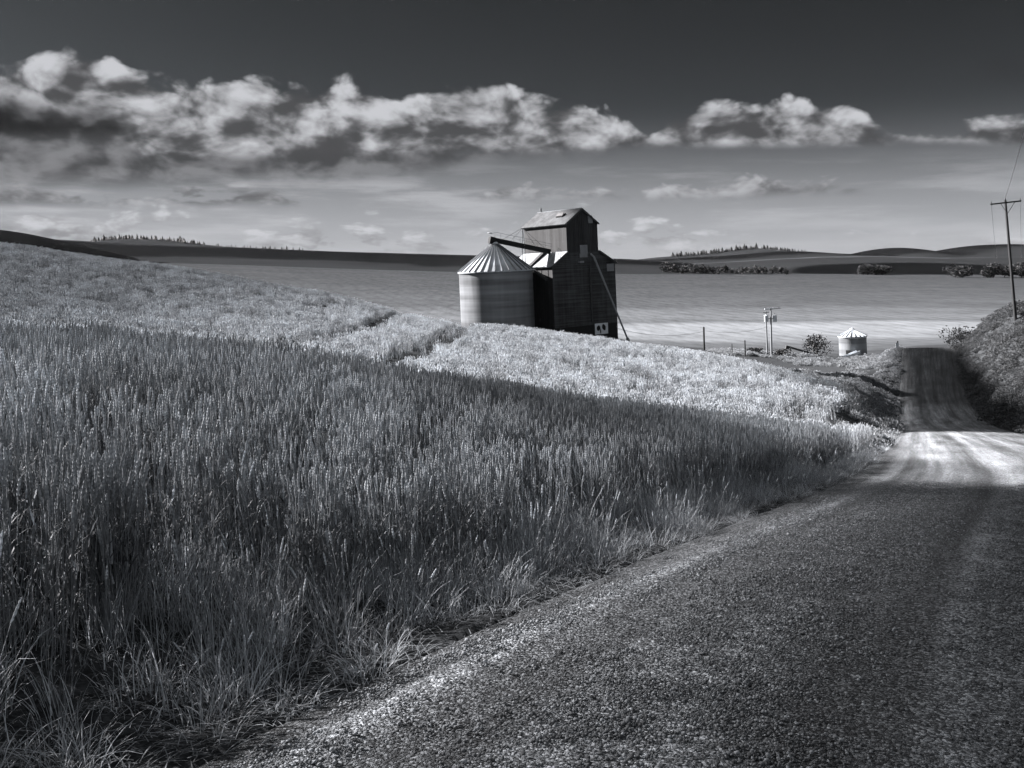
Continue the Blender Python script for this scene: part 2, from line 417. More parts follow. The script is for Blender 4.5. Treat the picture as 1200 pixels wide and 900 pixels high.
# near field: in front, its crest, the hidden dip behind it
for px, D, py in [(-300, 3.5, 560), (-300, 6, 430), (0, 6, 478), (200, 6, 510), (-300, 9, 360), (0, 11.5, 382), (200, 13, 394), (400, 15.3, 420), (600, 18.5, 452), (800, 22, 482), (950, 26, 498),
                  (-300, 15, 380), (0, 18.5, 412), (200, 20, 424), (400, 22, 447), (600, 25, 470), (800, 28.5, 497), (950, 33, 512),
                  # the far field up to its skyline
                  (-300, 32, 322), (-300, 50, 295), (-300, 80, 272), (-300, 115, 258), (-300, 150, 268),
                  (0, 32, 384), (0, 50, 352), (0, 80, 315), (0, 112, 284), (0, 132, 294), (0, 155, 310), (-300, 180, 290),
                  (200, 32, 404), (200, 50, 374), (200, 80, 338), (200, 107, 312), (200, 125, 320), (200, 145, 334),
                  (400, 34, 424), (400, 55, 392), (400, 80, 364), (400, 100, 346), (400, 115, 354),
                  (600, 36, 452), (600, 55, 420), (600, 75, 397), (600, 92, 381),
                  (800, 40, 482), (800, 55, 450), (800, 70, 426), (800, 84, 408),
                  (950, 42, 497), (950, 50, 473), (950, 58, 452), (950, 66, 439)]:
    cp(px, D, py, H)
# bare ground and grass: verge, slope beside the road, farm yard, valley, rising fields far off
for px, D, py in [(-300, 2.5, 960), (0, 3.5, 878), (300, 6, 706), (600, 9, 655), (800, 13, 592), (950, 18, 555),
                  (600, 104, 398), (600, 118, 402), (540, 122, 402), (680, 122, 401), (724, 128, 397), (720, 110, 404), (560, 135, 398),
                  (800, 98, 424), (800, 125, 424), (880, 150, 418), (880, 172, 412), (800, 165, 408),
                  (960, 84, 452), (960, 104, 446), (960, 130, 434), (960, 165, 419), (1000, 178, 419),
                  (1020, 75, 484), (1020, 100, 455), (1020, 130, 430), (1030, 160, 419), (1130, 165, 408), (1060, 185, 408),
                  (1400, 40, 520), (1400, 90, 440), (1400, 140, 400),
                  (400, 150, 380), (200, 170, 350), (0, 200, 330), (-300, 230, 310)]:
    cp(px, D, py)
for px, o in [(-300, -34), (0, -20), (250, -12), (540, -3), (800, 0), (1050, 1), (1300, 2)]:
    for D, py in [(205, 405), (255, 394), (300, 380), (400, 360), (550, 341), (720, 328), (900, 320), (1300, 314), (2200, 312), (3600, 311)]:
        cp(px, D, py+o*(1.0 if D > 350 else 0.5))
CTRL = np.array(CTRL)
def tps_coords(X, Y):
    R = np.hypot(X, Y); a = np.arctan2(X, Y)
    a = np.clip(a, -0.75, 0.75); R = np.clip(R, 2.6, 4200)
    return a*2.2, np.log(R), R
def tps_fit():
    a, l, R = tps_coords(CTRL[:, 0], CTRL[:, 1])
    e = CTRL[:, 2]/np.hypot(CTRL[:, 0], CTRL[:, 1])
    n = len(a); d2 = (a[:, None]-a[None])**2+(l[:, None]-l[None])**2
    K = 0.5*d2*np.log(d2+1e-12)+np.eye(n)*2e-4
    Pm = np.stack([np.ones(n), a, l], 1)
    A = np.zeros((n+3, n+3)); A[:n, :n] = K; A[:n, n:] = Pm; A[n:, :n] = Pm.T
    w = np.linalg.solve(A, np.concatenate([e, np.zeros(3)]))
    return a, l, w
TA, TL, TW = tps_fit()
def z_land(X, Y):
    X = np.asarray(X, float); Y = np.asarray(Y, float); sh = X.shape; X = X.ravel(); Y = Y.ravel()
    out = np.empty(len(X)); n = len(TA)
    for i in range(0, len(X), 20000):
        a, l, R = tps_coords(X[i:i+20000], Y[i:i+20000])
        d2 = (a[:, None]-TA[None])**2+(l[:, None]-TL[None])**2
        e = (0.5*d2*np.log(d2+1e-12))@TW[:n]+TW[n]+TW[n+1]*a+TW[n+2]*l
        out[i:i+20000] = e*R
    return out.reshape(sh)
def sstep(x, a, b):
    t = np.clip((x-a)/(b-a), 0, 1); return t*t*(3-2*t)
def vnoise(X, Y, s, seed=0):
    """cheap smooth value noise, 0..1"""
    x = np.asarray(X)/s; y = np.asarray(Y)/s
    xi = np.floor(x).astype(np.int64); yi = np.floor(y).astype(np.int64); fx = x-xi; fy = y-yi
    fx = fx*fx*(3-2*fx); fy = fy*fy*(3-2*fy)
    def h(i, j):
        v = np.sin((i*127.1+j*311.7+seed*74.7)*1.0)*43758.5453
        return v-np.floor(v)
    return (h(xi, yi)*(1-fx)+h(xi+1, yi)*fx)*(1-fy)+(h(xi, yi+1)*(1-fx)+h(xi+1, yi+1)*fx)*fy
def ground_z(X, Y):
    X = np.asarray(X, float); Y = np.asarray(Y, float)
    zl = z_land(X, Y)
    s, foot = road_coords(X, Y)
    zr = ZR(foot)
    inroad = (Y > -60) & (Y < 175)
    # left verge
    wl = sstep(s, 0.0, 2.6+0.02*np.clip(Y, 0, 100))
    left = zr*(1-wl)+zl*wl-0.06*np.exp(-((s-0.5)/0.4)**2)
    # right bank
    sr = -s-RW
    amp = np.interp(foot, [-60, 10, 35, 60, 85, 125, 140, 160, 185], [0.3, 0.5, 1.2, 3.2, 5.8, 6.9, 5.4, 1.6, 0.0])
    lump = (vnoise(X, Y, 5.0, 3)-0.5)*1.6+(vnoise(X, Y, 2.1, 5)-0.5)*0.7
    rise = amp*(sstep(sr, -0.3, 7.5)+0.28*sstep(sr, 6, 40))+lump*sstep(sr, 1.0, 4.0)*np.minimum(1, amp/5)
    wr = sstep(sr, 40, 110)
    right = (zr+rise)*(1-wr)+zl*wr
    z = np.where(s > 0, left, np.where(sr > 0, right, zr-0.05))
    fade = sstep(Y, 150, 176)
    z = np.where(inroad, z*(1-fade)+zl*fade, zl)
    z = np.where(z > 18, 18+14*np.tanh((z-18)/14), z)
    back = sstep(-Y, -2.0, 25.0)                       # behind the camera: an easy slope up
    zb = np.where(np.abs(s) < 12, z, np.minimum(ZR(np.clip(foot, -60, 200))+1.2, 3.0))
    z = z*(1-back)+zb*back
    return z
def gz(x, y): return float(ground_z(np.array([x]), np.array([y]))[0])

# ------------------------------------------------------------------ ground sheet
def ground_mat(t):
    p = pos(t); s = t.new('ShaderNodeSeparateXYZ'); t.l.new(p, s.inputs[0])
    y = s.outputs[1]
    # strips of different crops across the valley, their edges a little wavy
    wob = t.m('MULTIPLY', t.m('SUBTRACT', t.noise(t.vm('MULTIPLY', p, (0.006, 0.012, 0.0)), 1.0, 2), 0.5), 60.0)
    d = t.m('ADD', t.m('ADD', y, wob), t.m('MULTIPLY', s.outputs[0], -0.10))
    fieldv = t.ramp(t.lin(d, 0, 2000), [(0.0, 0.03), (0.088, 0.03), (0.094, 0.055), (0.116, 0.065), (0.119, 0.11), (0.146, 0.135), (0.152, 0.065), (0.165, 0.08), (0.20, 0.05), (0.30, 0.036), (0.44, 0.028), (0.46, 0.03), (0.60, 0.03), (1.0, 0.03)])
    streak = t.noise(t.vm('MULTIPLY', t.vm('ADD', p, t.xyz(0.0, t.m('MULTIPLY', s.outputs[0], 0.12), 0.0)), (0.022, 0.030, 0.0)), 1.0, 7, 0.72, 0.8)
    fine = t.noise(t.vm('MULTIPLY', p, (0.30, 0.045, 0.0)), 1.0, 6, 0.78)
    rowp = t.m('ADD', t.m('ADD', t.m('MULTIPLY', s.outputs[0], 0.42), t.m('MULTIPLY', y, 0.13)), t.m('MULTIPLY', t.noise(t.vm('MULTIPLY', p, (0.004, 0.004, 0.0)), 1.0, 2), 14.0))
    rows = t.m('MULTIPLY', t.m('POWER', t.m('ABSOLUTE', t.m('SINE', rowp)), 6.0), t.smooth(y, 1000, 350, 0.0, -0.16))
    k = t.m('ADD', rows, t.m('ADD', t.m('MULTIPLY', t.smooth(streak, 0.25, 0.78), 0.45), t.m('MULTIPLY', t.smooth(fine, 0.25, 0.75), 0.55)))
    far = t.m('MULTIPLY', fieldv, t.m('ADD', 0.75, k))
    soil = t.mixf(t.smooth(t.noise(p, 14.0, 6, 0.75), 0.35, 0.7), 0.02, 0.07)
    v = t.mixf(t.smooth(y, 165, 190), soil, far)
    return principled(t, v, 1.0, 0, 0.0, t.m('ADD', t.noise(p, 4.0, 5, 0.65), streak), 0.6, 0.08)
M_ground = material('earth_and_far_crops', ground_mat)
def build_ground():
    az = np.concatenate([np.linspace(-math.pi, -0.72, 40, endpoint=False), np.linspace(-0.72, 0.72, 420, endpoint=False), np.linspace(0.72, math.pi, 40)])
    R = np.concatenate([np.linspace(0.3, 2.5, 8, endpoint=False), np.exp(np.linspace(math.log(2.5), math.log(250), 250, endpoint=False)), np.exp(np.linspace(math.log(250), math.log(9000), 70))])
    A, RR = np.meshgrid(az, R)
    X = RR*np.sin(A); Y = RR*np.cos(A)
    Z = ground_z(X, Y)
    nr, na = X.shape
    v = np.stack([X.ravel(), Y.ravel(), Z.ravel()], 1)
    i = np.arange(nr-1)[:, None]*na+np.arange(na-1)[None]
    f = np.stack([i, i+na, i+na+1, i+1], -1).reshape(-1, 4)[:, ::-1]
    # close the middle
    v = np.vstack([v, [[0, 0, gz(0.0, 0.01)]]]); c = len(v)-1
    me = mesh_np('ground', v, f, M_ground, True)
    o = ob('ground', me); tag(o, kind='structure')
build_ground()

# ------------------------------------------------------------------ gravel road
def road_mat(t):
    uvn = t.new('ShaderNodeUVMap', uv_map='lane').outputs[0]
    s = t.new('ShaderNodeSeparateXYZ'); t.l.new(uvn, s.inputs[0])
    lat, along = s.outputs[0], s.outputs[1]
    p = pos(t)
    wob = t.m('MULTIPLY', t.m('SUBTRACT', t.noise(t.xyz(t.m('MULTIPLY', lat, 0.3), t.m('MULTIPLY', along, 0.25)), 1.0, 3), 0.5), 0.5)
    l2 = t.m('ADD', lat, wob)
    # wheel tracks and windrows of finer, paler stone
    tracks = t.ramp(t.lin(l2, 0.0, RW), [(0.0, 0.36), (0.04, 0.42), (0.09, 0.62), (0.14, 0.46), (0.20, 0.90), (0.26, 0.60), (0.33, 0.34), (0.40, 0.85), (0.46, 0.62), (0.52, 0.30), (0.60, 0.70), (0.68, 0.28), (0.76, 0.48), (0.84, 0.26), (1.0, 0.24)])
    tracks = t.mixf(t.smooth(along, 35, 85, 0.0, 0.55), tracks, 0.5)
    berm_c = t.m('ADD', 0.26, t.m('MULTIPLY', along, 0.036))
    dist = t.m('ABSOLUTE', t.m('SUBTRACT', t.m('ADD', lat, t.m('ADD', t.m('MULTIPLY', wob, 0.35), t.m('MULTIPLY', t.m('SUBTRACT', t.noise(p, 3.5, 5, 0.7), 0.5), 0.22))), berm_c))
    berm = t.m('MULTIPLY', t.m('MULTIPLY', t.smooth(dist, 0.14, 0.01), t.smooth(t.noise(t.xyz(t.m('MULTIPLY', lat, 6.0), t.m('MULTIPLY', along, 2.2)), 1.0, 6, 0.78), 0.34, 0.60)), t.smooth(along, 16.0, 10.5))
    vo = t.voro(p, 68.0); vo2 = t.voro(p, 140.0)
    sepc = t.new('ShaderNodeSeparateColor'); t.l.new(vo.outputs['Color'], sepc.inputs[0])
    stones = t.m('ADD', 0.32, t.m('MULTIPLY', t.m('POWER', sepc.outputs[0], 2.4), 1.75))
    patch = t.smooth(t.noise(t.xyz(t.m('MULTIPLY', lat, 0.7), t.m('MULTIPLY', along, 0.16)), 1.0, 5, 0.62), 0.25, 0.75, 0.6, 1.45)
    v = t.m('MULTIPLY', t.m('MULTIPLY', tracks, t.m('MULTIPLY', stones, t.m('MULTIPLY', patch, t.smooth(t.noise(t.xyz(t.m('MULTIPLY', lat, 3.2), t.m('MULTIPLY', along, 0.07)), 1.0, 4, 0.6), 0.3, 0.7, 0.6, 1.4)))), 0.34)
    # the colour is darkened on the climb beyond the dip
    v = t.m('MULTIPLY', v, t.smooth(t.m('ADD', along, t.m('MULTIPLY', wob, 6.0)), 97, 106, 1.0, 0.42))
    v = t.m('ADD', v, t.m('MULTIPLY', t.m('MULTIPLY', berm, t.m('ADD', 0.45, t.m('MULTIPLY', stones, 0.7))), t.mixf(t.m('MULTIPLY', t.noise(p, 30.0, 4, 0.7), t.smooth(t.noise(p, 1.4, 4, 0.65), 0.22, 0.55)), 0.04, 0.60)))
    h = t.m('ADD', t.m('SUBTRACT', 0.6, vo.outputs['Distance']), t.m('MULTIPLY', t.m('SUBTRACT', 0.5, vo2.outputs['Distance']), 0.5))
    h = t.m('ADD', h, t.m('MULTIPLY', t.noise(p, 9.0, 5, 0.7), 0.9))
    return principled(t, v, 0.85, 0, 0.2, h, 1.0, 0.022)
M_road = material('gravel_road', road_mat)
def build_road():
    ys = np.concatenate([np.linspace(-50, 0, 40, endpoint=False), np.linspace(0, 40, 240, endpoint=False), np.linspace(40, 172, 230)])
    lat = np.linspace(-0.25, RW+0.25, 46)
    L, Y0 = np.meshgrid(lat, ys)
    X = XL(Y0)+L*CR; Y = Y0-L*SR
    crown = 0.07*(1-((L-RW/2)/(RW/2))**2)
    bump = 0.035*np.exp(-((L-(0.26+0.036*np.clip(Y0, 0, 30)))/0.16)**2)*(Y0 < 22)+(vnoise(X, Y, 0.5, 9)-0.5)*0.02
    edge = -0.16*(np.exp(-((L+0.25)/0.22)**2)+np.exp(-((L-RW-0.25)/0.22)**2))
    Z = ZR(Y0)+crown+bump+edge+0.02
    nr, na = X.shape
    i = np.arange(nr-1)[:, None]*na+np.arange(na-1)[None]
    f = np.stack([i, i+1, i+na+1, i+na], -1).reshape(-1, 4)
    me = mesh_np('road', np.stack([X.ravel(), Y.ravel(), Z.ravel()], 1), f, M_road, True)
    uv = me.uv_layers.new(name='lane')
    li = np.empty(len(me.loops), dtype=np.int32); me.loops.foreach_get('vertex_index', li)
    d = np.stack([L.ravel()[li], Y0.ravel()[li]], 1).astype(np.float32)
    uv.data.foreach_set('uv', d.ravel())
    tag(ob('road', me), kind='structure')
build_road()
def road_point(lat, y0):
    x = XL(y0)+lat*CR; y = y0-lat*SR
    z = ZR(y0)+0.07*(1-((lat-RW/2)/(RW/2))**2)+0.02
    return x, y, z

# ------------------------------------------------------------------ scattering of uncountable plants and stones
def set_tone(me, vals):
    a = me.attributes.new('tone', 'FLOAT', 'POINT'); a.data.foreach_set('value', np.asarray(vals, dtype=np.float32))
def scatter(name, pts, rotz, scale, protos, mat_name, tilt=None):
    """one object: the plants of one kind, each a turned copy of one of a few clumps"""
    me = bpy.data.meshes.new(name); n = len(pts)
    me.vertices.add(n); me.vertices.foreach_set('co', np.asarray(pts, dtype=np.float32).ravel())
    rot = np.zeros((n, 3), dtype=np.float32); rot[:, 2] = rotz
    if tilt is not None: rot[:, :2] = tilt
    a = me.attributes.new('rot', 'FLOAT_VECTOR', 'POINT'); a.data.foreach_set('vector', rot.ravel())
    a = me.attributes.new('scl', 'FLOAT_VECTOR', 'POINT'); a.data.foreach_set('vector', np.asarray(scale, dtype=np.float32).ravel())
    a = me.attributes.new('pick', 'INT', 'POINT'); a.data.foreach_set('value', RNG.integers(0, len(protos), n).astype(np.int32))
    o = ob(name, me)
    coll = bpy.data.collections.new(name+'_clumps')
    for k, pm in enumerate(protos):
        po = bpy.data.objects.new('%s_clump_%02d' % (name, k), pm); coll.objects.link(po)
    ng = bpy.data.node_groups.new(name+'_scatter', 'GeometryNodeTree')
    ng.interface.new_socket('Geometry', in_out='INPUT', socket_type='NodeSocketGeometry')
    ng.interface.new_socket('Geometry', in_out='OUTPUT', socket_type='NodeSocketGeometry')
    N, L = ng.nodes, ng.links
    gi, go = N.new('NodeGroupInput'), N.new('NodeGroupOutput')
    ip = N.new('GeometryNodeInstanceOnPoints'); ci = N.new('GeometryNodeCollectionInfo')
    ci.inputs['Collection'].default_value = coll; ci.inputs['Separate Children'].default_value = True; ci.inputs['Reset Children'].default_value = True
    def named(nm, dt):
        nd = N.new('GeometryNodeInputNamedAttribute'); nd.data_type = dt; nd.inputs['Name'].default_value = nm
        return nd.outputs['Attribute']
    L.new(gi.outputs[0], ip.inputs['Points']); L.new(ci.outputs[0], ip.inputs['Instance'])
    ip.inputs['Pick Instance'].default_value = True
    L.new(named('pick', 'INT'), ip.inputs['Instance Index'])
    e2r = N.new('FunctionNodeEulerToRotation'); L.new(named('rot', 'FLOAT_VECTOR'), e2r.inputs[0]); L.new(e2r.outputs[0], ip.inputs['Rotation'])
    L.new(named('scl', 'FLOAT_VECTOR'), ip.inputs['Scale'])
    L.new(ip.outputs[0], go.inputs[0])
    md = o.modifiers.new('scatter', 'NODES'); md.node_group = ng
    return o

def blade(V, Fc, T, base, az_, length, lean, width, tone, seg=4, droop=1.0):
    """a leaf ribbon that rises and bends over"""
    d = np.array([math.cos(az_), math.sin(az_), 0]); s = np.array([-d[1], d[0], 0])
    b0 = len(V); p = np.array(base, float); ang = math.radians(90)-lean
    for k in range(seg+1):
        w = width*(1-(k/seg)**1.6)*0.5+0.0006
        V.append(p-s*w); V.append(p+s*w); T += [tone, tone]
        if k < seg:
            p = p+(d*math.cos(ang)+np.array([0, 0, 1])*math.sin(ang))*length/seg
            ang -= droop*(0.3+0.5*k/seg)
    for k in range(seg): Fc.append((b0+2*k, b0+2*k+1, b0+2*k+3, b0+2*k+2))
def stalk(V, Fc, T, base, h, lean, az_, head, rng, thick=1.0, sides=5):
    d = np.array([math.cos(az_)*math.sin(lean), math.sin(az_)*math.sin(lean), math.cos(lean)])
    base = np.array(base, float); top = base+d*h
    b0 = len(V); r = 0.0022*thick
    for p, rr in ((base, r*1.2), (base+d*h*0.55, r), (top, r*0.8)):
        for k in range(3):
            a = 2.094*k; V.append(p+np.array([math.cos(a)*rr, math.sin(a)*rr, 0])); T.append(0.55)
    for i in range(2):
        for k in range(3): Fc.append((b0+i*3+k, b0+i*3+(k+1) % 3, b0+(i+1)*3+(k+1) % 3, b0+(i+1)*3+k))
    b1 = len(V); n = 9; d2 = d+np.array([math.cos(az_), math.sin(az_), 0])*0.12; d2 /= np.linalg.norm(d2)
    tone = rng.uniform(0.5, 1.0)
    rot = rng.uniform(0, 6)
    for i in range(n):
        f = i/(n-1); rr = 0.0095*thick*(math.sin(math.pi*(0.12+0.80*f))**0.6)*(1.0 if i % 2 else 0.72)
        c = top+d2*head*f
        for k in range(sides):
            a = rot+2*math.pi*k/sides+(0.6 if i % 2 else 0)
            V.append(c+np.array([math.cos(a)*rr, math.sin(a)*rr*0.85, 0])); T.append(tone*(1.0 if i % 2 else 0.62))
    for i in range(n-1):
        for k in range(sides): Fc.append((b1+i*sides+k, b1+i*sides+(k+1) % sides, b1+(i+1)*sides+(k+1) % sides, b1+(i+1)*sides+k))
def wheat_clump(k, n, spread, mat, hmin=0.66, hmax=0.84, leaves=2, thick=1.0):
    rng = np.random.default_rng(100+k)
    V, Fc, T = [], [], []
    for i in range(n):
        x, y = rng.uniform(-spread, spread, 2); h = rng.uniform(hmin, hmax)*(1 if rng.random() > 0.15 else 0.85)
        a = rng.uniform(0, 6.28); ln = abs(rng.normal(0, 0.05))
        stalk(V, Fc, T, (x, y, 0), h, ln, a, rng.uniform(0.075, 0.105), rng, thick)
        for j in range(leaves):
            zz = h*rng.uniform(0.28, 0.68)
            blade(V, Fc, T, (x, y, zz), rng.uniform(0, 6.28), rng.uniform(0.14, 0.26), rng.uniform(0.15, 0.5), 0.011*thick, rng.uniform(0.05, 0.32) if rng.random() > 0.06 else 0.9, 4, rng.uniform(0.2, 1.5))
    me = mesh_np('wheat_clump', np.array(V), np.array(Fc), mat)
    set_tone(me, T); return me
def grass_clump(k, n, spread, mat, hmin, hmax, width, droop=1.0, lean=0.5, heads=0):
    rng = np.random.default_rng(300+k)
    V, Fc, T = [], [], []
    for i in range(n):
        r = spread*math.sqrt(rng.random()); a0 = rng.uniform(0, 6.28)
        blade(V, Fc, T, (r*math.cos(a0), r*math.sin(a0), -0.02), a0+rng.normal(0, 0.9), rng.uniform(hmin, hmax), rng.uniform(0.02, lean), width*rng.uniform(0.6, 1.2), rng.choice([rng.uniform(0.1, 0.5), rng.uniform(0.4, 1.0)]), 5, rng.uniform(0.1, droop))
    for i in range(heads):
        r = spread*math.sqrt(rng.random()); a0 = rng.uniform(0, 6.28)
        stalk(V, Fc, T, (r*math.cos(a0), r*math.sin(a0), 0), hmax*rng.uniform(0.8, 1.1), abs(rng.normal(0, 0.12)), a0, 0.08, rng, 0.7)
    # pad triangles are not needed: all faces are quads
    me = mesh_np('grass_clump', np.array(V), np.array(Fc), mat)
    set_tone(me, T); return me
def weed_clump(k, n, spread, height, leaf, mat):
    """a low leafy weed: many small tilted leaves in a dome"""
    rng = np.random.default_rng(500+k)
    V, Fc, T = [], [], []
    for i in range(n):
        a = rng.uniform(0, 6.28); r = spread*math.sqrt(rng.random()); f = rng.random()**0.6
        c = np.array([r*math.cos(a), r*math.sin(a), height*f*(1-0.6*(r/spread)**2)])
        d = rng.normal(0, 1, 3); d /= np.linalg.norm(d); e = np.cross(d, rng.normal(0, 1, 3)); e /= np.linalg.norm(e)
        L = leaf*rng.uniform(0.6, 1.4); b = len(V); V += [c-d*L, c+e*L*0.4, c+d*L, c-e*L*0.4]; T += [rng.uniform(0.1, 1.0)]*4
        Fc.append((b, b+1, b+2, b+3))
    me = mesh_np('weed_clump', np.array(V), np.array(Fc), mat); set_tone(me, T); return me

def sample_fan(n, d0, d1, p0, p1):
    """points spread evenly over the ground inside the picture's cone between two distances"""
    D = np.sqrt(RNG.uniform(d0*d0, d1*d1, n)); k = RNG.uniform((p0-CX)/F, (p1-CX)/F, n)
    return k*D, D
def crest_D(px): return np.interp(px, [-300, 0, 200, 400, 600, 800, 950, 1000], [9, 11.5, 13, 15.3, 18.5, 22, 26, 28])
def sky_D(px): return np.interp(px, [-300, 0, 200, 400, 600, 800, 950, 1000], [122, 118, 113, 106, 97, 88, 68, 60])
def fan_n(density, d0, d1, p0, p1): return int(density*0.5*(d1*d1-d0*d0)*(p1-p0)/F)

def wheat_fields():
    near = [wheat_clump(k, 15, 0.13, M_wheat, leaves=2) for k in range(8)]
    # the standing edge and the near rise
    X, Y = sample_fan(fan_n(17, 2.5, 36, -330, 1060), 2.5, 36, -330, 1060)
    px = CX+F*X/Y; s, foot = road_coords(X, Y)
    edge = np.interp(Y, [0, 12, 18], [1.2, 1.15, 0.65])+0.7*(vnoise(X, Y, 1.1, 2)-0.5)
    gap = vnoise(X, Y, 1.6, 8)
    keep = (s > edge) & (Y < crest_D(px)*1.30+1.0) & (gap*0.6+vnoise(X, Y, 0.6, 18)*0.4 > 0.2)
    X, Y = X[keep], Y[keep]; n = len(X)
    Z = ground_z(X, Y)-0.02
    hgt = 0.82+0.34*(0.6*vnoise(X, Y, 2.2, 4)+0.4*vnoise(X, Y, 0.7, 14))+RNG.normal(0, 0.045, n)
    sc = np.stack([np.ones(n), np.ones(n), hgt], 1)
    o = scatter('wheat_field', np.stack([X, Y, Z], 1), RNG.uniform(0, 6.28, n), sc, near, 'wheat', RNG.normal(0, 0.05, (n, 2)))
    tag(o, 'shaded near rise of standing wheat beside the gravel road', 'wheat', kind='stuff')
    # the far field, up to its skyline
    far = [wheat_clump(40+k, 13, 0.17, M_wheat_far, 0.55, 0.85, 1, 2.3) for k in range(6)]
    X, Y = sample_fan(fan_n(7.5, 26, 126, -330, 1040), 26, 126, -330, 1040)
    px = CX+F*X/Y; s, foot = road_coords(X, Y)
    keep = (s > 3.0) & (Y > crest_D(px)*1.30) & (Y < sky_D(px)+8)
    # wheel tracks of the sprayer: narrow gaps without wheat
    def track(a, b, w):
        a, b = P(*a), P(*b); ax, ay, bx, by = a.x, a.y, b.x, b.y; L = math.hypot(bx-ax, by-ay)
        tt = ((X-ax)*(bx-ax)+(Y-ay)*(by-ay))/L**2
        dd = np.abs((X-ax)*(by-ay)-(Y-ay)*(bx-ax))/L
        return (np.abs(dd) < w) & (tt > -0.3) & (tt < 1.15)
    tr = track((440, 412, 40), (548, 378, 94), 1.05) | track((285, 402, 37), (470, 358, 98), 0.8)
    gap = vnoise(X, Y, 0.9, 8)*0.65+vnoise(X, Y, 4.0, 3)*0.35
    keep &= ~(tr & (RNG.random(len(X)) < 0.96)) & (gap > 0.38)
    X, Y = X[keep], Y[keep]; n = len(X); Z = ground_z(X, Y)-0.02
    hgt = 0.80+0.45*vnoise(X, Y, 2.6, 4)*vnoise(X, Y, 9.0, 6)+RNG.normal(0, 0.08, n)
    sc = np.stack([np.ones(n), np.ones(n), hgt], 1)
    o = scatter('wheat_field', np.stack([X, Y, Z], 1), RNG.uniform(0, 6.28, n), sc, far, 'wheat_far', RNG.normal(0, 0.08, (n, 2)))
    tag(o, 'sunlit wheat field rising behind the shaded rise to the skyline', 'wheat', kind='stuff')
wheat_fields()

def grasses():
    clumps = [grass_clump(k, 44, 0.12, M_grass, 0.12, 0.34, 0.0034, 0.9, 0.6) for k in range(5)]+[grass_clump(10+k, 34, 0.14, M_grass, 0.18, 0.46, 0.0036, 0.7, 0.45, heads=4) for k in range(3)]
    low = [grass_clump(20+k, 46, 0.14, M_grass, 0.05, 0.15, 0.004, 1.3, 1.1) for k in range(3)]
    # verge between wheat and road
    X, Y = sample_fan(fan_n(36, 2.2, 34, -330, 1060), 2.2, 34, -330, 1060)
    s, foot = road_coords(X, Y)
    edge = 0.0+0.40*(vnoise(X, Y, 0.9, 21)-0.5)
    keep = (s > edge) & (s < 2.3) & (RNG.random(len(X)) < np.where(s < 0.5, 0.55, 1.0)*np.where(s > 1.6, 0.5, 1.0))
    X, Y, s = X[keep], Y[keep], s[keep]; n = len(X)
    k = 0.42+0.75*sstep(s, 0.0, 1.2)*(0.6+0.7*vnoise(X, Y, 1.0, 31))
    sc = np.stack([np.full(n, 1.0), np.full(n, 1.0), k], 1)*RNG.uniform(0.8, 1.25, (n, 1))
    o = scatter('verge_grass', np.stack([X, Y, ground_z(X, Y)], 1), RNG.uniform(0, 6.28, n), sc, clumps+low, 'grass', RNG.normal(0, 0.12, (n, 2)))
    tag(o, 'rough grass on the verge between the wheat and the gravel road', 'grass', kind='stuff')
    # slope beside the far road, the yard and the right bank
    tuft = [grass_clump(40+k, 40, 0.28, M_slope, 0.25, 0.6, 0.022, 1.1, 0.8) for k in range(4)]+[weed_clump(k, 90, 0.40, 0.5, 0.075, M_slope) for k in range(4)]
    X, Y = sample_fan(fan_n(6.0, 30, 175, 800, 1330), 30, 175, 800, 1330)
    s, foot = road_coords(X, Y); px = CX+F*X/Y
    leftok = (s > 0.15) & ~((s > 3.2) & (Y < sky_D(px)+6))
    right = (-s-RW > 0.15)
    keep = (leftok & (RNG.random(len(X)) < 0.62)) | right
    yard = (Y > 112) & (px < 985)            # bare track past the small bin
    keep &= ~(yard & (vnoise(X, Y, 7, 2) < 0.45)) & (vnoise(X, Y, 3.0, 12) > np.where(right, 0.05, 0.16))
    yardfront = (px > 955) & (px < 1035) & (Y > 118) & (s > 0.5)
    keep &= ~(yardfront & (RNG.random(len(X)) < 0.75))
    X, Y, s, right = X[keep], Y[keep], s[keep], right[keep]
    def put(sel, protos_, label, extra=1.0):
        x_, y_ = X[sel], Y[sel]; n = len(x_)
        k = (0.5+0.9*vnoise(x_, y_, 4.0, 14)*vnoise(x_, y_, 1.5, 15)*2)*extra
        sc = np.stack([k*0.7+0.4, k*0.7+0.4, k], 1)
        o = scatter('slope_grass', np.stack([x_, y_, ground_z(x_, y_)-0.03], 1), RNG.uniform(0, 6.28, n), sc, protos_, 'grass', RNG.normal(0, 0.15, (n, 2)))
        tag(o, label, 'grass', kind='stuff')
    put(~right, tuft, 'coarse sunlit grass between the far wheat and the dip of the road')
    M_bank = leafy('bank_weeds', 0.03, 0.11, 0.35, 0.5)
    bank = [grass_clump(60+k, 44, 0.30, M_bank, 0.3, 0.7, 0.022, 1.0, 0.9) for k in range(4)]+[weed_clump(20+k, 130, 0.45, 0.6, 0.075, M_bank) for k in range(3)]+[weed_clump(30+k, 300, 0.8, 0.55, 0.08, M_bank) for k in range(1)]
    put(right, bank, 'dense weeds covering the steep bank under the leaning pole', 0.8)
grasses()
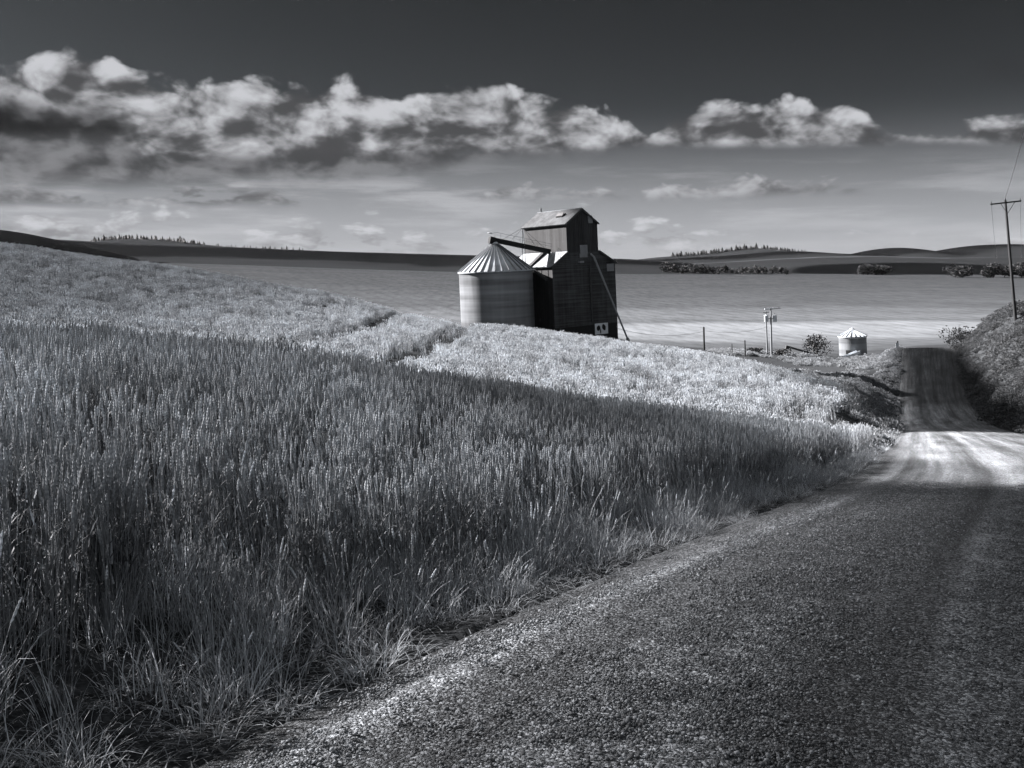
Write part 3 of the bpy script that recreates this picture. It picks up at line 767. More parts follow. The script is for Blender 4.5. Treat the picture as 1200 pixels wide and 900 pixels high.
def litter():
    M_dry = leafy('dry_litter', 0.10, 0.34, 0.2, 0.8)
    protos = []
    for k in range(4):
        rng = np.random.default_rng(900+k); V, Fc, T = [], [], []
        for i in range(26):
            x, y = rng.uniform(-0.16, 0.16, 2)
            blade(V, Fc, T, (x, y, rng.uniform(0.004, 0.02)), rng.uniform(0, 6.28), rng.uniform(0.03, 0.14), rng.uniform(1.25, 1.6), 0.004, rng.uniform(0.0, 1.0), 3, 0.3)
        me = mesh_np('litter', np.array(V), np.array(Fc), M_dry); set_tone(me, T); protos.append(me)
    X, Y = sample_fan(fan_n(26, 2.2, 26, -330, 1060), 2.2, 26, -330, 1060)
    s, foot = road_coords(X, Y)
    keep = (s > -0.32-0.2*vnoise(X, Y, 0.7, 5)) & (s < 0.9) & (RNG.random(len(X)) < 0.75)
    X, Y, s = X[keep], Y[keep], s[keep]; n = len(X)
    zr = ZR(foot[keep])+0.03
    Z = np.where(s > 0.02, ground_z(X, Y), np.maximum(ground_z(X, Y), zr-0.02))+0.005
    sc = np.ones((n, 3))*RNG.uniform(0.7, 1.3, (n, 1))
    o = scatter('dry_litter', np.stack([X, Y, Z], 1), RNG.uniform(0, 6.28, n), sc, protos, 'litter')
    tag(o, 'dry stems and chaff lying along the bare edge of the road', 'litter', kind='stuff')
litter()

def gravel():
    M_stone = material('crushed_stone', lambda t: principled(t, t.mixf(t.m('POWER', t.new('ShaderNodeObjectInfo').outputs['Random'], 1.0), 0.75, 1.0) if False else t.m('MULTIPLY', t.new('ShaderNodeAttribute', attribute_name='tone').outputs['Fac'], t.mixf(t.noise(pos(t), 60.0, 3), 0.15, 0.33)), 0.8, 0, 0.3))
    protos = []
    for k in range(7):
        rng = np.random.default_rng(700+k); V, Fc, T = [], [], []
        for i in range(46):
            c = np.array([rng.uniform(-0.17, 0.17), rng.uniform(-0.17, 0.17), 0.0]); r = abs(rng.normal(0.0045, 0.0025))+0.0022
            tone = rng.choice([rng.uniform(0.25, 0.6), rng.uniform(0.5, 1.3)], p=[0.72, 0.28])
            b = len(V)
            q = rng.normal(0, 0.22, (8, 3))
            for j, (a, e, f) in enumerate([(-1, -1, -.5), (1, -1, -.5), (1, 1, -.5), (-1, 1, -.5), (-.7, -.7, .75), (.7, -.7, .75), (.7, .7, .75), (-.7, .7, .75)]):
                V.append(c+np.array([a, e, f])*r*np.array([1, 0.85, 0.7])+q[j]*r); T.append(tone)
            Fc += [(b+3, b+2, b+1, b), (b+4, b+5, b+6, b+7), (b, b+1, b+5, b+4), (b+1, b+2, b+6, b+5), (b+2, b+3, b+7, b+6), (b+3, b, b+4, b+7)]
        me = mesh_np('stones', np.array(V), np.array(Fc), M_stone); set_tone(me, T); protos.append(me)
    n = 30000
    y0 = 1.6+16*RNG.random(n)**0.75; lat = RNG.uniform(-0.15, RW, n)
    x, y, z = road_point(lat, y0)
    px = CX+F*x/np.maximum(y, 0.1)
    keep = (px < 1300) & (px > -200) & (y > 1.5)
    # fewer loose stones in the wheel tracks
    dens = np.clip(0.55+0.45*np.cos((lat+0.25*(vnoise(lat, y0, 3.0, 2)-0.5))*2*math.pi/1.72+0.4), 0.08, 1)
    keep &= (RNG.random(n) < dens) & (lat > 0.22+0.02*y0) & (RNG.random(n) < np.clip((17.5-y0)/6, 0, 1))
    x, y, z = x[keep], y[keep], z[keep]; n = len(x)
    sc = RNG.uniform(0.4, 0.85, (n, 1))*np.ones((1, 3))
    o = scatter('road_gravel', np.stack([x, y, z+0.002], 1), RNG.uniform(0, 6.28, n), sc, protos, 'stone', np.stack([np.full(n, -0.0), np.zeros(n)], 1))
    tag(o, 'loose crushed stone lying on the near gravel road', 'gravel', kind='stuff')
    M_pale = material('pale_stone', lambda t: principled(t, t.m('MULTIPLY', t.new('ShaderNodeAttribute', attribute_name='tone').outputs['Fac'], t.mixf(t.noise(pos(t), 60.0, 3), 0.22, 0.44)), 0.8, 0, 0.3))
    pale = []
    for me in protos[:4]:
        m2 = me.copy(); m2.materials.clear(); m2.materials.append(M_pale); pale.append(m2)
    n = 2600
    y0 = 1.6+14*RNG.random(n)**0.85; c = 0.26+0.036*y0
    lat = c+RNG.normal(0, 0.05, n)*(0.6+0.9*vnoise(y0, y0*0, 1.1, 6))+0.22*(vnoise(y0, y0*0, 1.7, 3)-0.5)
    keep = (RNG.random(n) < 0.35+0.65*vnoise(y0, lat*0, 0.9, 11)) & (RNG.random(n) < np.clip((15.5-y0)/4, 0, 1)); y0, lat = y0[keep], lat[keep]; n = len(y0)
    x, y, z = road_point(lat, y0)
    o = scatter('road_gravel', np.stack([x, y, z+0.02*np.exp(-((lat-0.26-0.036*y0)/0.16)**2)+0.002], 1), RNG.uniform(0, 6.28, n), RNG.uniform(0.35, 0.75, (n, 1))*np.ones((1, 3)), pale, 'stone')
    tag(o, 'ragged pale windrow of stones along the edge of the gravel road', 'gravel', kind='stuff')
gravel()
# ------------------------------------------------------------------ hills beyond the valley
def hill_mat(name, lo, hi, bands):
    def b(t):
        uvn = t.new('ShaderNodeUVMap', uv_map='slope').outputs[0]
        s = t.new('ShaderNodeSeparateXYZ'); t.l.new(uvn, s.inputs[0])
        p = pos(t)
        wob = t.m('SUBTRACT', t.noise(t.vm('MULTIPLY', p, (0.004, 0.004, 0.0)), 1.0, 3), 0.5)
        k = t.m('ADD', s.outputs[1], t.m('MULTIPLY', wob, 0.5))
        v = t.ramp(k, bands)
        st = t.noise(t.vm('MULTIPLY', p, (0.008, 0.03, 0.1)), 1.0, 5, 0.65)
        return principled(t, t.m('MULTIPLY', v, t.mixf(st, lo, hi)), 1.0, 0, 0.0)
    return material(name, b)
M_hill_dark = hill_mat('hill_crops_dark', 0.6, 1.4, [(0.0, 0.020), (0.16, 0.018), (0.20, 0.006), (0.36, 0.005), (0.42, 0.014), (1.0, 0.014)])
M_hill_dark.name = 'hill_crops_dark'
M_hill_fallow = hill_mat('hill_fallow', 0.6, 1.4, [(0.0, 0.022), (0.30, 0.018), (0.36, 0.006), (1.0, 0.006)])
M_hill_pale = hill_mat('hill_crops_pale', 0.6, 1.4, [(0.0, 0.018), (0.15, 0.022), (0.42, 0.018), (0.46, 0.05), (0.49, 0.02), (1.0, 0.02)])
M_hill_wood = hill_mat('hill_wooded', 0.6, 1.4, [(0.0, 0.02), (1.0, 0.02)])
HILLS = {}
def hill(name, pts, D, front, back, base, mat, rough=1.5, seed=1):
    xs = np.array([p[0] for p in pts], float); ysp = np.array([p[1] for p in pts], float)
    px = np.linspace(xs[0], xs[-1], 200)
    py = np.interp(px, xs, ysp)
    kk = np.ones(9)/9; pp = np.concatenate([[py[0]]*4, py, [py[-1]]*4]); py = np.convolve(pp, kk, 'valid')
    ks = np.linspace(-1, 1, 41)
    V = []; UV = []
    crest = []
    for i in range(len(px)):
        p = P(px[i], py[i], D); crest.append((px[i], p.x, p.y, p.z))
        for k in ks:
            sh = math.cos(k*math.pi/2)**1.25 if abs(k) < 1 else 0.0
            y = D+(k*front if k < 0 else k*back)
            n = (mnoise.noise(Vector((p.x/120.0, y/160.0, seed)))*rough)*min(1.0, 2*(1-abs(k)))*min(1.0, abs(k)*2.5)
            V.append((p.x, y, [sh, n])); UV.append((px[i]/1200.0, (k+1)/2))
    gv = ground_z(np.array([v[0] for v in V]), np.array([v[1] for v in V]))
    gc = ground_z(np.array([c[1] for c in crest]), np.array([c[2] for c in crest]))
    nk0 = len(ks)
    V = [(v[0], v[1], g+max(0.5, crest[j//nk0][3]-gc[j//nk0])*v[2][0]+v[2][1]-1.5*(1-v[2][0])) for j, (v, g) in enumerate(zip(V, gv))]
    nk = len(ks); i = np.arange(len(px)-1)[:, None]*nk+np.arange(nk-1)[None]
    f = np.stack([i, i+nk, i+nk+1, i+1], -1).reshape(-1, 4)
    me = mesh_np('hill', np.array(V), f, mat, True)
    uv = me.uv_layers.new(name='slope'); li = np.empty(len(me.loops), dtype=np.int32); me.loops.foreach_get('vertex_index', li)
    uv.data.foreach_set('uv', np.array(UV, dtype=np.float32)[li].ravel())
    tag(ob('hill', me), kind='structure'); HILLS[name] = crest
hill('ridge', [(-260, 268), (-150, 272), (0, 276.5), (40, 279), (120, 284), (200, 287.5), (300, 291), (400, 295), (550, 299), (640, 301), (740, 303.5), (830, 309), (900, 316)], 1150, 330, 500, -12, M_hill_dark, seed=2)
hill('knoll', [(-260, 262), (-120, 262), (-40, 265), (0, 269.5), (20, 274), (38, 279), (60, 286), (85, 296), (120, 308), (160, 316)], 780, 160, 200, -8, M_hill_fallow, seed=3)
hill('wooded', [(60, 293), (100, 288), (118, 283), (150, 280), (190, 281), (225, 285), (260, 289), (350, 293), (420, 297), (480, 302)], 1900, 300, 400, -10, M_hill_wood, seed=4)
hill('wooded_far', [(730, 306), (770, 301.5), (800, 299.5), (840, 296), (865, 292.5), (890, 291), (915, 294.5), (940, 297.5), (960, 301), (1000, 306)], 2600, 300, 400, -10, M_hill_wood, seed=5)
hill('pale', [(640, 322), (700, 316), (760, 311), (840, 307), (900, 303), (960, 300.5), (1010, 299.5), (1100, 302), (1200, 301), (1300, 300), (1450, 300)], 1080, 190, 300, -9, M_hill_pale, seed=6)
hill('fallow', [(660, 309), (700, 306), (760, 304.5), (800, 302.5), (860, 299), (905, 295), (940, 294.5), (980, 297), (1030, 299), (1080, 304)], 1350, 250, 300, -8, M_hill_fallow, seed=7)
hill('dark_tops', [(960, 304), (990, 300), (1012, 297), (1030, 292), (1046, 290), (1065, 291), (1085, 295), (1105, 295.5), (1125, 290), (1150, 287), (1180, 286), (1215, 287), (1300, 292), (1450, 294)], 1450, 260, 300, -8, M_hill_fallow, seed=8)

# ------------------------------------------------------------------ added clouds, out of view, shaped to cast shadows on the land
M_shadow_cloud = None
def shadow_cloud_mat(name, through, part=0.7):
    def b(t):
        d = t.new('ShaderNodeBsdfDiffuse'); d.inputs[0].default_value = (0.9, 0.9, 0.92, 1)
        tr = t.new('ShaderNodeBsdfTransparent'); tr.inputs[0].default_value = (through, through, through, 1)
        mx = t.new('ShaderNodeMixShader'); mx.inputs[0].default_value = part
        t.l.new(d.outputs[0], mx.inputs[1]); t.l.new(tr.outputs[0], mx.inputs[2]); return mx.outputs[0]
    return material(name, b)
M_shadow_cloud = shadow_cloud_mat('shadow_cloud', 0.55)
def shadow_cloud_over(poly, H, thick, zref=None, seed=1, mat=None):
    """an added cloud out of view, its outline the wanted ground shadow carried up towards the sun"""
    poly = [Vector((x, y, 0)) for x, y in poly]
    # close the outline smoothly
    m = len(poly); pts = []
    for i in range(m):
        a, b, c, d = poly[i-1], poly[i], poly[(i+1) % m], poly[(i+2) % m]
        for k in range(6):
            u_ = k/6; pts.append(0.5*((2*b)+(c-a)*u_+(2*a-5*b+4*c-d)*u_*u_+(3*b-a-3*c+d)*u_**3))
    ctr = sum(pts, Vector())/len(pts)
    zg = ground_z(np.array([p.x for p in pts]), np.array([p.y for p in pts])) if zref is None else np.full(len(pts), zref)
    out = []
    for p, z in zip(pts, zg):
        k = (H-float(z))/SUN_DIR.z; out.append(Vector((p.x+SUN_DIR.x*k, p.y+SUN_DIR.y*k, H)))
    c2 = sum(out, Vector())/len(out); n = len(out)
    V, Fc = [], []
    rings = [(0.0, 1), (0.35, 1), (0.65, 1), (0.85, 1), (0.96, 1), (1.0, 0), (0.96, -1), (0.8, -1), (0.4, -1), (0.0, -1)]
    for f, side in rings:
        for k in range(n):
            p = c2+(out[k]-c2)*f
            hh = math.sqrt(max(0.0, 1-f*f))
            nz = mnoise.noise(Vector((p.x/(thick*1.5), p.y/(thick*1.5), seed)))
            z = H+(side*hh*thick*(0.75+0.5*nz) if side > 0 else side*hh*thick*0.15)
            V.append((p.x, p.y, z))
    for r in range(len(rings)-1):
        for k in range(n): Fc.append((r*n+k, r*n+(k+1) % n, (r+1)*n+(k+1) % n, (r+1)*n+k))
    me = mesh_np('cloud', V, Fc, mat or M_shadow_cloud, True)
    tag(ob('cloud', me), kind='structure')  # added out of view purely for the shadow it throws
def gp(px, py, D): p = P(px, py, D); return (p.x, p.y)
# added low cloud that dims the foreground: thin over the wheat, a denser sheet darkens the road
M_shadow_thin = shadow_cloud_mat('thin_shadow_cloud', 0.93, 0.8)
shadow_cloud_over([(-30, -14), (-32, 8), (-22, 14), (-12, 16.5), (-6, 17.5), (0, 20.5), (4, 24), (7.4, 27.0), (9.1, 26.0), (8.0, 20.5), (7.4, 17.4), (8.2, 16.2), (13, 15.6), (30, 15.8), (40, 6), (38, -14), (10, -24)], 130, 4, None, 1, M_shadow_thin)
M_shadow_road = shadow_cloud_mat('road_shadow_cloud', 0.38)
shadow_cloud_over([(-3.9, -12), (-2.1, 0), (-0.1, 5), (1.9, 9), (3.9, 13), (5.6, 16.6), (8.4, 15.8), (13, 15.2), (30, 15.4), (40, 6), (38, -16), (10, -26)], 150, 4, None, 2, M_shadow_road)
# another added scrap darkens the far edge of the near wheat
M_shadow_scrap = shadow_cloud_mat('scrap_shadow_cloud', 0.68)
shadow_cloud_over([(-34, 3), (-33, 10), (-22, 14.5), (-12, 17), (-6, 18), (0, 21.5), (4, 25), (7.6, 27.5), (9.0, 26.0), (7.8, 21.5), (4.6, 15.6), (0.6, 11.6), (-4, 8.8), (-10, 6.6), (-20, 4)], 112, 3, None, 12, M_shadow_scrap)
# dense cloud added to shade the dip and the climb of the road
M_shadow_dense = shadow_cloud_mat('dense_shadow_cloud', 0.3)
shadow_cloud_over([(21.5, 59), (27, 59.5), (33.5, 62), (36.6, 74), (42.2, 88), (51.5, 112), (61, 138), (60, 144), (56, 144), (45.2, 118), (37.8, 100), (32.4, 88), (25.7, 74)], 150, 4, None, 4, M_shadow_dense)
# thin cloud added to dim the upper half of the far wheat
M_shadow_veil = shadow_cloud_mat('veil_shadow_cloud', 0.90)
shadow_cloud_over([gp(-300, 300, 38), gp(0, 300, 48), gp(150, 300, 62), gp(270, 300, 80), gp(400, 300, 100), gp(440, 300, 116), gp(300, 300, 132), gp(150, 300, 150), gp(0, 300, 165), gp(-300, 300, 175)], 520, 12, None, 9, M_shadow_veil)
# high cloud added to shade the hills behind
shadow_cloud_over([(250, 905), (420, 900), (470, 930), (440, 985), (300, 985), (240, 950)], 480, 50, 0.0, 6)

# ------------------------------------------------------------------ grain elevator
UP = Vector((0, 0, 1))
def grain_elevator():
    th = math.radians(35)
    a = Vector((math.cos(th), math.sin(th), 0)); b = Vector((-math.sin(th), math.cos(th), 0))
    C0 = P(647, 312, 122); C0.z = 0
    zb = gz(C0.x, C0.y)-1.2
    root = empty('grain_elevator', (C0.x, C0.y, zb), 'tall dark wooden grain elevator with cupola and pale metal roofs', 'elevator')
    def Q(t, bb, z): return Vector((C0.x, C0.y, 0))+a*t+b*bb+UP*z
    def fr(px, py, off=0.0):                      # a place on the front wall seen at a picture point
        x, y = unroll(px, py); k = x/F
        t = (k*C0.y-C0.x)/(a.x-k*a.y); D = C0.y+a.y*t
        return t, -y*D/F
    W_, L_ = 10.3, 9.0
    ze0, ze1, zs = -0.42, -0.35, 1.22
    t0, t1 = 2.45, 7.55
    zc, zr = 4.85, 6.62
    def prism(sec, b0, b1, name, mats, parent=root):
        n = len(sec); V = [tuple(Q(t, b0, z)) for t, z in sec]+[tuple(Q(t, b1, z)) for t, z in sec]
        Fc = [tuple(range(n)), tuple(range(2*n-1, n-1, -1))]+[(i, i+n, (i+1) % n+n, (i+1) % n) for i in range(n)]
        me = mesh_np(name, V, Fc, mats[0])
        for m_ in mats[1:]: me.materials.append(m_)
        for i, p in enumerate(me.polygons): p.material_index = 0 if i < 2 else len(mats)-1
        return ob(name, me, parent)
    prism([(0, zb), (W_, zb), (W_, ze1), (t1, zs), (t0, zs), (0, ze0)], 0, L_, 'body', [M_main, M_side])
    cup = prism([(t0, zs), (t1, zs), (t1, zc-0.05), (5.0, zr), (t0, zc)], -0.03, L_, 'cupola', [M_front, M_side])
    def slope(ta, za, tb, zb_, b0, b1, name, mat, parent, th_=0.13, lift=0.03):
        d = Vector((tb-ta, zb_-za)); nrm = Vector((-d.y, d.x)).normalized()
        if nrm.y < 0: nrm = -nrm
        lo = [Q(ta+nrm.x*lift, bb, za+nrm.y*lift) for bb in (b0, b1)]+[Q(tb+nrm.x*lift, bb, zb_+nrm.y*lift) for bb in (b1, b0)]
        k = lift+th_
        hi = [Q(ta+nrm.x*k, bb, za+nrm.y*k) for bb in (b0, b1)]+[Q(tb+nrm.x*k, bb, zb_+nrm.y*k) for bb in (b1, b0)]
        return MB().hexa(lo, hi).build(name, mat, parent)
    slope(-0.28, ze0-0.17, t0-0.03, zs, -0.25, L_+0.2, 'roof', M_roof, root)
    slope(W_+0.12, ze1-0.08, t1+0.03, zs, -0.25, L_+0.2, 'roof', M_roof, root)
    rl = slope(t0-0.28, zc-0.19, 4.99, zr+0.01, -0.25, L_+0.2, 'roof', M_roof_old, cup)
    slope(t1+0.12, zc-0.14, 5.01, zr+0.01, -0.25, L_+0.2, 'roof', M_roof_old, cup)
    # ridge cap, a little vent at its far end, the open hatch in the roof
    MB().beam(Q(5.0, -0.25, zr+0.2), Q(5.0, L_+0.2, zr+0.2), 0.25, 0.06).build('ridge_cap', M_rib, cup)
    MB().tube([Q(5.0, L_-0.5, zr+0.15), Q(5.0, L_-0.5, zr+0.75)], 0.12).build('vent', M_rib, cup)
    m1, m2 = Q(3.5, 2.6, 5.88), Q(4.0, 2.6, 6.22)
    MB().box((m1+m2)/2, m2-m1, b, (m2-m1).cross(b), 0.75, 1.3, 0.10).build('roof_hatch', M_black, cup)
    MB().box((m1+m2)/2+UP*0.13-a*0.12, m2-m1+UP*0.35, b, (m2-m1+UP*0.35).cross(b), 0.5, 1.3, 0.05).build('roof_hatch', M_dark, cup)
    # fascia boards along the verges
    for t_a, z_a, t_b, z_b, par in ((-0.28, ze0-0.17, t0, zs, root), (W_+0.12, ze1-0.08, t1, zs, root), (t0-0.28, zc-0.19, 5.0, zr, cup), (t1+0.12, zc-0.14, 5.0, zr, cup)):
        MB().beam(Q(t_a, -0.285, z_a+0.02), Q(t_b, -0.285, z_b+0.02), 0.06, 0.22).build('fascia', M_dark, par)
    # pale sheets, doors and hatches on the front
    def plate(x0, y0, x1, y1, name, mat, parent=root, off=0.05, th_=0.08):
        ta, za = fr(x0, y0); tb, zb_ = fr(x1, y1)
        c = Q((ta+tb)/2, -off-th_/2, (za+zb_)/2)
        return MB().box(c, a, b, UP, abs(tb-ta), th_, abs(za-zb_)).build(name, mat, parent)
    plate(688.2, 252.5, 693.8, 261.5, 'window_panel', M_panel, cup, 0.07)
    plate(678.8, 287.2, 687.9, 297.0, 'door', M_panel, cup, 0.07)
    plate(678.6, 297.3, 687.9, 301.5, 'door_sill', M_panel, root, 0.04)
    plate(677.0, 306.0, 682.0, 308.0, 'ledge', M_panel, root, 0.04, 0.4)
    plate(710.5, 309.2, 719.0, 317.6, 'window_panel', M_panel, root, 0.04)
    plate(710.5, 306.8, 716.0, 309.0, 'window_opening', M_black, root, 0.04, 0.05)
    plate(691.4, 309.0, 692.8, 377.0, 'conduit', M_dark, root, 0.03, 0.12)
    bd = plate(696.4, 379.4, 712.0, 390.6, 'bright_opening', M_white, root, 0.06)  # white panel stands in for daylight seen through a bay opening
    # dark rounded shapes standing in for silhouettes in the opening
    for x0, y0, x1, y1, tilt in ((698.2, 382.0, 702.8, 387.0, -0.3), (702.2, 386.0, 703.6, 390.4, 0.0), (704.6, 380.4, 709.0, 386.4, 0.35)):
        ta, za = fr(x0, y0); tb, zz = fr(x1, y1); cx, cz = (ta+tb)/2, (za+zz)/2
        V = []; n = 18
        for off in (0.145, 0.175):
            for k in range(n):
                an = 2*math.pi*k/n; ex, ez = math.cos(an)*abs(tb-ta)/2, math.sin(an)*abs(za-zz)/2*(1.0-0.25*math.cos(an*2))
                V.append(tuple(Q(cx+ex*math.cos(tilt)-ez*math.sin(tilt), -off, cz+ex*math.sin(tilt)+ez*math.cos(tilt))))
        Fc = [tuple(range(n)), tuple(range(2*n-1, n-1, -1))]+[(k, k+n, (k+1) % n+n, (k+1) % n) for k in range(n)]
        ob('dark_silhouette', mesh_np('dark_silhouette', V, Fc, M_black), bd)
    # darker base boards and a horizontal batten line
    plate(649.5, 385.0, 696.0, 400.0, 'base_boards', M_black, root, 0.03, 0.06)
    plate(712.6, 379.0, 722.5, 396.0, 'base_boards', M_black, root, 0.03, 0.06)
    # duct down the shoulder roof and on to the eave
    p0 = Q(t0-0.15, 4.2, zs+0.35); p1 = Q(-0.35, 4.2, ze0+0.02)
    MB().beam(p0, p1, 0.62, 0.35).build('duct', M_side, root)
    MB().beam(Q(-0.35, 4.2, ze0-0.05), Q(-0.12, 1.0, -2.1), 0.3, 0.3).build('duct', M_dark, root)
    # loading spout that leans from the front down to the ground outside
    ts, zs_ = fr(691.6, 298.5); pe = P(735, 396, 122.5); g = gz(pe.x, pe.y); 
    sp = MB().tube([Q(ts, -0.1, zs_+0.1), Q(ts+0.15, -0.55, zs_-0.3), pe], [0.15, 0.14, 0.11], 10).build('loading_spout', M_panel, root)
    MB().tube([pe+(Vector((0.9, -0.2, -3.0))*0.0), pe+Vector((0.25, 0, -0.7))], [0.2, 0.24], 10).build('spout_mouth', M_rib, sp)
    return Q, root
Q_EL, EL = grain_elevator()

def ribbed_bin(name, base, r, h, rise, label, ribs=34, wall=M_bin, roof=M_binroof, ribm=M_rib, segs=72, door_az=None, cap=0.45):
    root = empty(name, tuple(base), label, 'grain bin')
    prof = []
    prof = [(r, 0.0), (r, h)]
    MB().lathe(base, prof, segs, False).build('wall', wall, root, True)
    ov = 0.16
    e = Vector(base)+UP*h
    rf = MB().lathe(e, [(r+ov, -0.12), (r+ov, 0.0), (cap, rise-0.02)], segs, False).build('roof', roof, root)
    rb = MB()
    for k in range(ribs):
        an = 2*math.pi*(k+0.5)/ribs; d = Vector((math.cos(an), math.sin(an), 0))
        sl = Vector((d.x*(cap-r-ov), d.y*(cap-r-ov), rise)).normalized(); s = sl.cross(UP).normalized(); nn = s.cross(sl)
        if nn.z < 0: nn = -nn
        p0 = e+d*(r+ov)+nn*0.0; p1 = e+d*(cap)+UP*rise
        rb.hexa([p0-s*0.05, p0+s*0.05, p1+s*0.022, p1-s*0.022], [p0-s*0.05+nn*0.13, p0+s*0.05+nn*0.13, p1+s*0.022+nn*0.10, p1-s*0.022+nn*0.10])
    rb.build('roof_rib', ribm, rf)
    MB().lathe(e+UP*(rise-0.05), [(cap+0.06, 0.0), (cap+0.06, 0.12), (cap*0.8, 0.3), (0.05, 0.42)], 24).build('roof_cap', roof, rf)
    MB().lathe(e, [(r+0.03, -0.30), (r+0.05, -0.16), (r+0.03, -0.10)], segs, False).build('eave_ring', ribm, root)
    return root, e
# big bin
bc = P(581, 318, 123); bz = gz(bc.x, bc.y)-0.9; zc_ = P(581, 317.5, 123).z
BR = 43.2*123/F
BIN, BE = ribbed_bin('grain_bin', (bc.x, bc.y, bz), BR, zc_-bz, 3.35, 'large round ribbed steel grain bin standing against the dark elevator')
def conveyor():
    p0 = P(577.5, 281, 123); p1 = P(644.5, 295.0, 125.6)
    root = empty('conveyor', tuple(p0), 'dark covered conveyor bridging from bin roof peak to elevator shoulder', 'conveyor')
    d = (p1-p0).normalized(); s = d.cross(UP).normalized(); n = s.cross(d)
    MB().beam(p0, p1, 0.6, 0.6).build('trough', M_black, root)
    MB().box(p0-d*0.1-n*0.1, d, s, n, 0.7, 0.8, 0.85).build('head_box', M_black, root)
    rail = MB(); L = (p1-p0).length; k = 9
    for i in range(k+1):
        q = p0+d*(L*i/k)+n*0.36+s*0.40
        hgt = 0.62
        rail.beam(q, q+UP*hgt, 0.03, 0.03, (0, 1, 0))
        if i < k:
            q2 = p0+d*(L*(i+1)/k)+n*0.36+s*0.40
            rail.beam(q+UP*hgt, q2+UP*hgt, 0.032); rail.beam(q+UP*hgt*0.5, q2+UP*hgt*0.5, 0.02)
    rail.build('handrail', M_rib, root)
    MB().box(p0-d*0.5+n*0.75, d, s, n, 0.5, 0.9, 0.05).build('walkway', M_rib, root)
    # mast with stays
    mp = p0+d*(L*0.53); top = mp+UP*2.3
    ms = MB()
    for q in (-0.45, 0.45):
        ms.beam(mp+s*q, top, 0.06, 0.06, (0, 1, 0))
        ms.beam(mp+s*q-UP*0.2, mp+s*q*1.2-UP*3.2, 0.07, 0.07, (0, 1, 0))
    ms.build('mast', M_rib, root)
    st = MB()
    for f in (0.16, 0.30, 0.74, 0.90): st.beam(top, p0+d*(L*f)+n*0.3, 0.03)
    st.build('stay_cable', M_wire, root)
    MB().tube([p0-n*0.4, P(583.0, 287.5, 123)], [0.28, 0.22], 10).build('discharge_spout', M_dark, root)
conveyor()

# small bin in the yard
sb = P(1000, 420, 172); sr_ = 15.6*172/F; sg = gz(sb.x, sb.y)
sb.z = min(sb.z, sg)-0.1; st_ = P(1000, 393.5, 172).z
SB, SE = ribbed_bin('grain_bin', tuple(sb), sr_, st_-sb.z, 1.05, 'small round grain bin with pale cone roof alone in the farmyard', 20, M_bin, M_binroof, M_binroof, 48, None, 0.35)
d_ = Vector((-0.62, -0.78, 0)).normalized(); sd_ = Vector((-d_.y, d_.x, 0)); q_ = Vector((sb.x, sb.y, sb.z))+d_*(sr_+0.03)
MB().box(q_+UP*1.0, sd_, d_, UP, 0.75, 0.12, 1.5).build('door', M_black, SB)

def ground_hit(px, py, d0=20.0, d1=2500.0):
    D = np.exp(np.linspace(math.log(d0), math.log(d1), 900)); x, y = unroll(px, py)
    z = -y*D/F; g = ground_z(x*D/F, D); k = np.argmax(z < g)
    return Vector((x*D[k]/F, D[k], float(g[k])))

def grain_auger():
    a0, a1 = P(922.5, 406.0, 166), P(981, 423.0, 166)
    root = empty('grain_auger', (a1.x, a1.y, gz(a1.x, a1.y)), 'long dark grain auger propped up in front of the farmyard bush', 'auger')
    MB().tube([a0, a1], 0.17, 10).build('tube', M_dark, root)
    MB().box(a0-UP*0.15, (1, 0, -0.3), (0, 1, 0), (0.3, 0, 1), 0.55, 0.45, 0.6).build('discharge_head', M_dark, root)
    p = a0+(a1-a0)*0.06; g = gz(p.x, p.y)
    MB().beam(p, (p.x, p.y, min(g, p.z-1)), 0.16, 0.16, (0, 1, 0)).build('leg', M_panel, root)
grain_auger()
def chute():
    a0, a1 = P(982, 423.0, 165), P(1006, 413.5, 168)
    root = empty('loading_chute', (a0.x, a0.y, gz(a0.x, a0.y)), 'white open chute slanting up to the wall of the small bin', 'chute')
    d = (a1-a0).normalized(); s = d.cross(UP).normalized(); n = s.cross(d)
    MB().box((a0+a1)/2, d, s, n, (a1-a0).length, 0.7, 0.10).build('floor', M_white, root)
    for q in (-0.36, 0.36): MB().box((a0+a1)/2+s*q+n*0.17, d, s, n, (a1-a0).length, 0.05, 0.45).build('side', M_white, root)
    p = a1-d*0.4; MB().beam(p, (p.x, p.y, p.z-1.5), 0.12, 0.12, (0, 1, 0)).build('leg', M_dark, root)
chute()

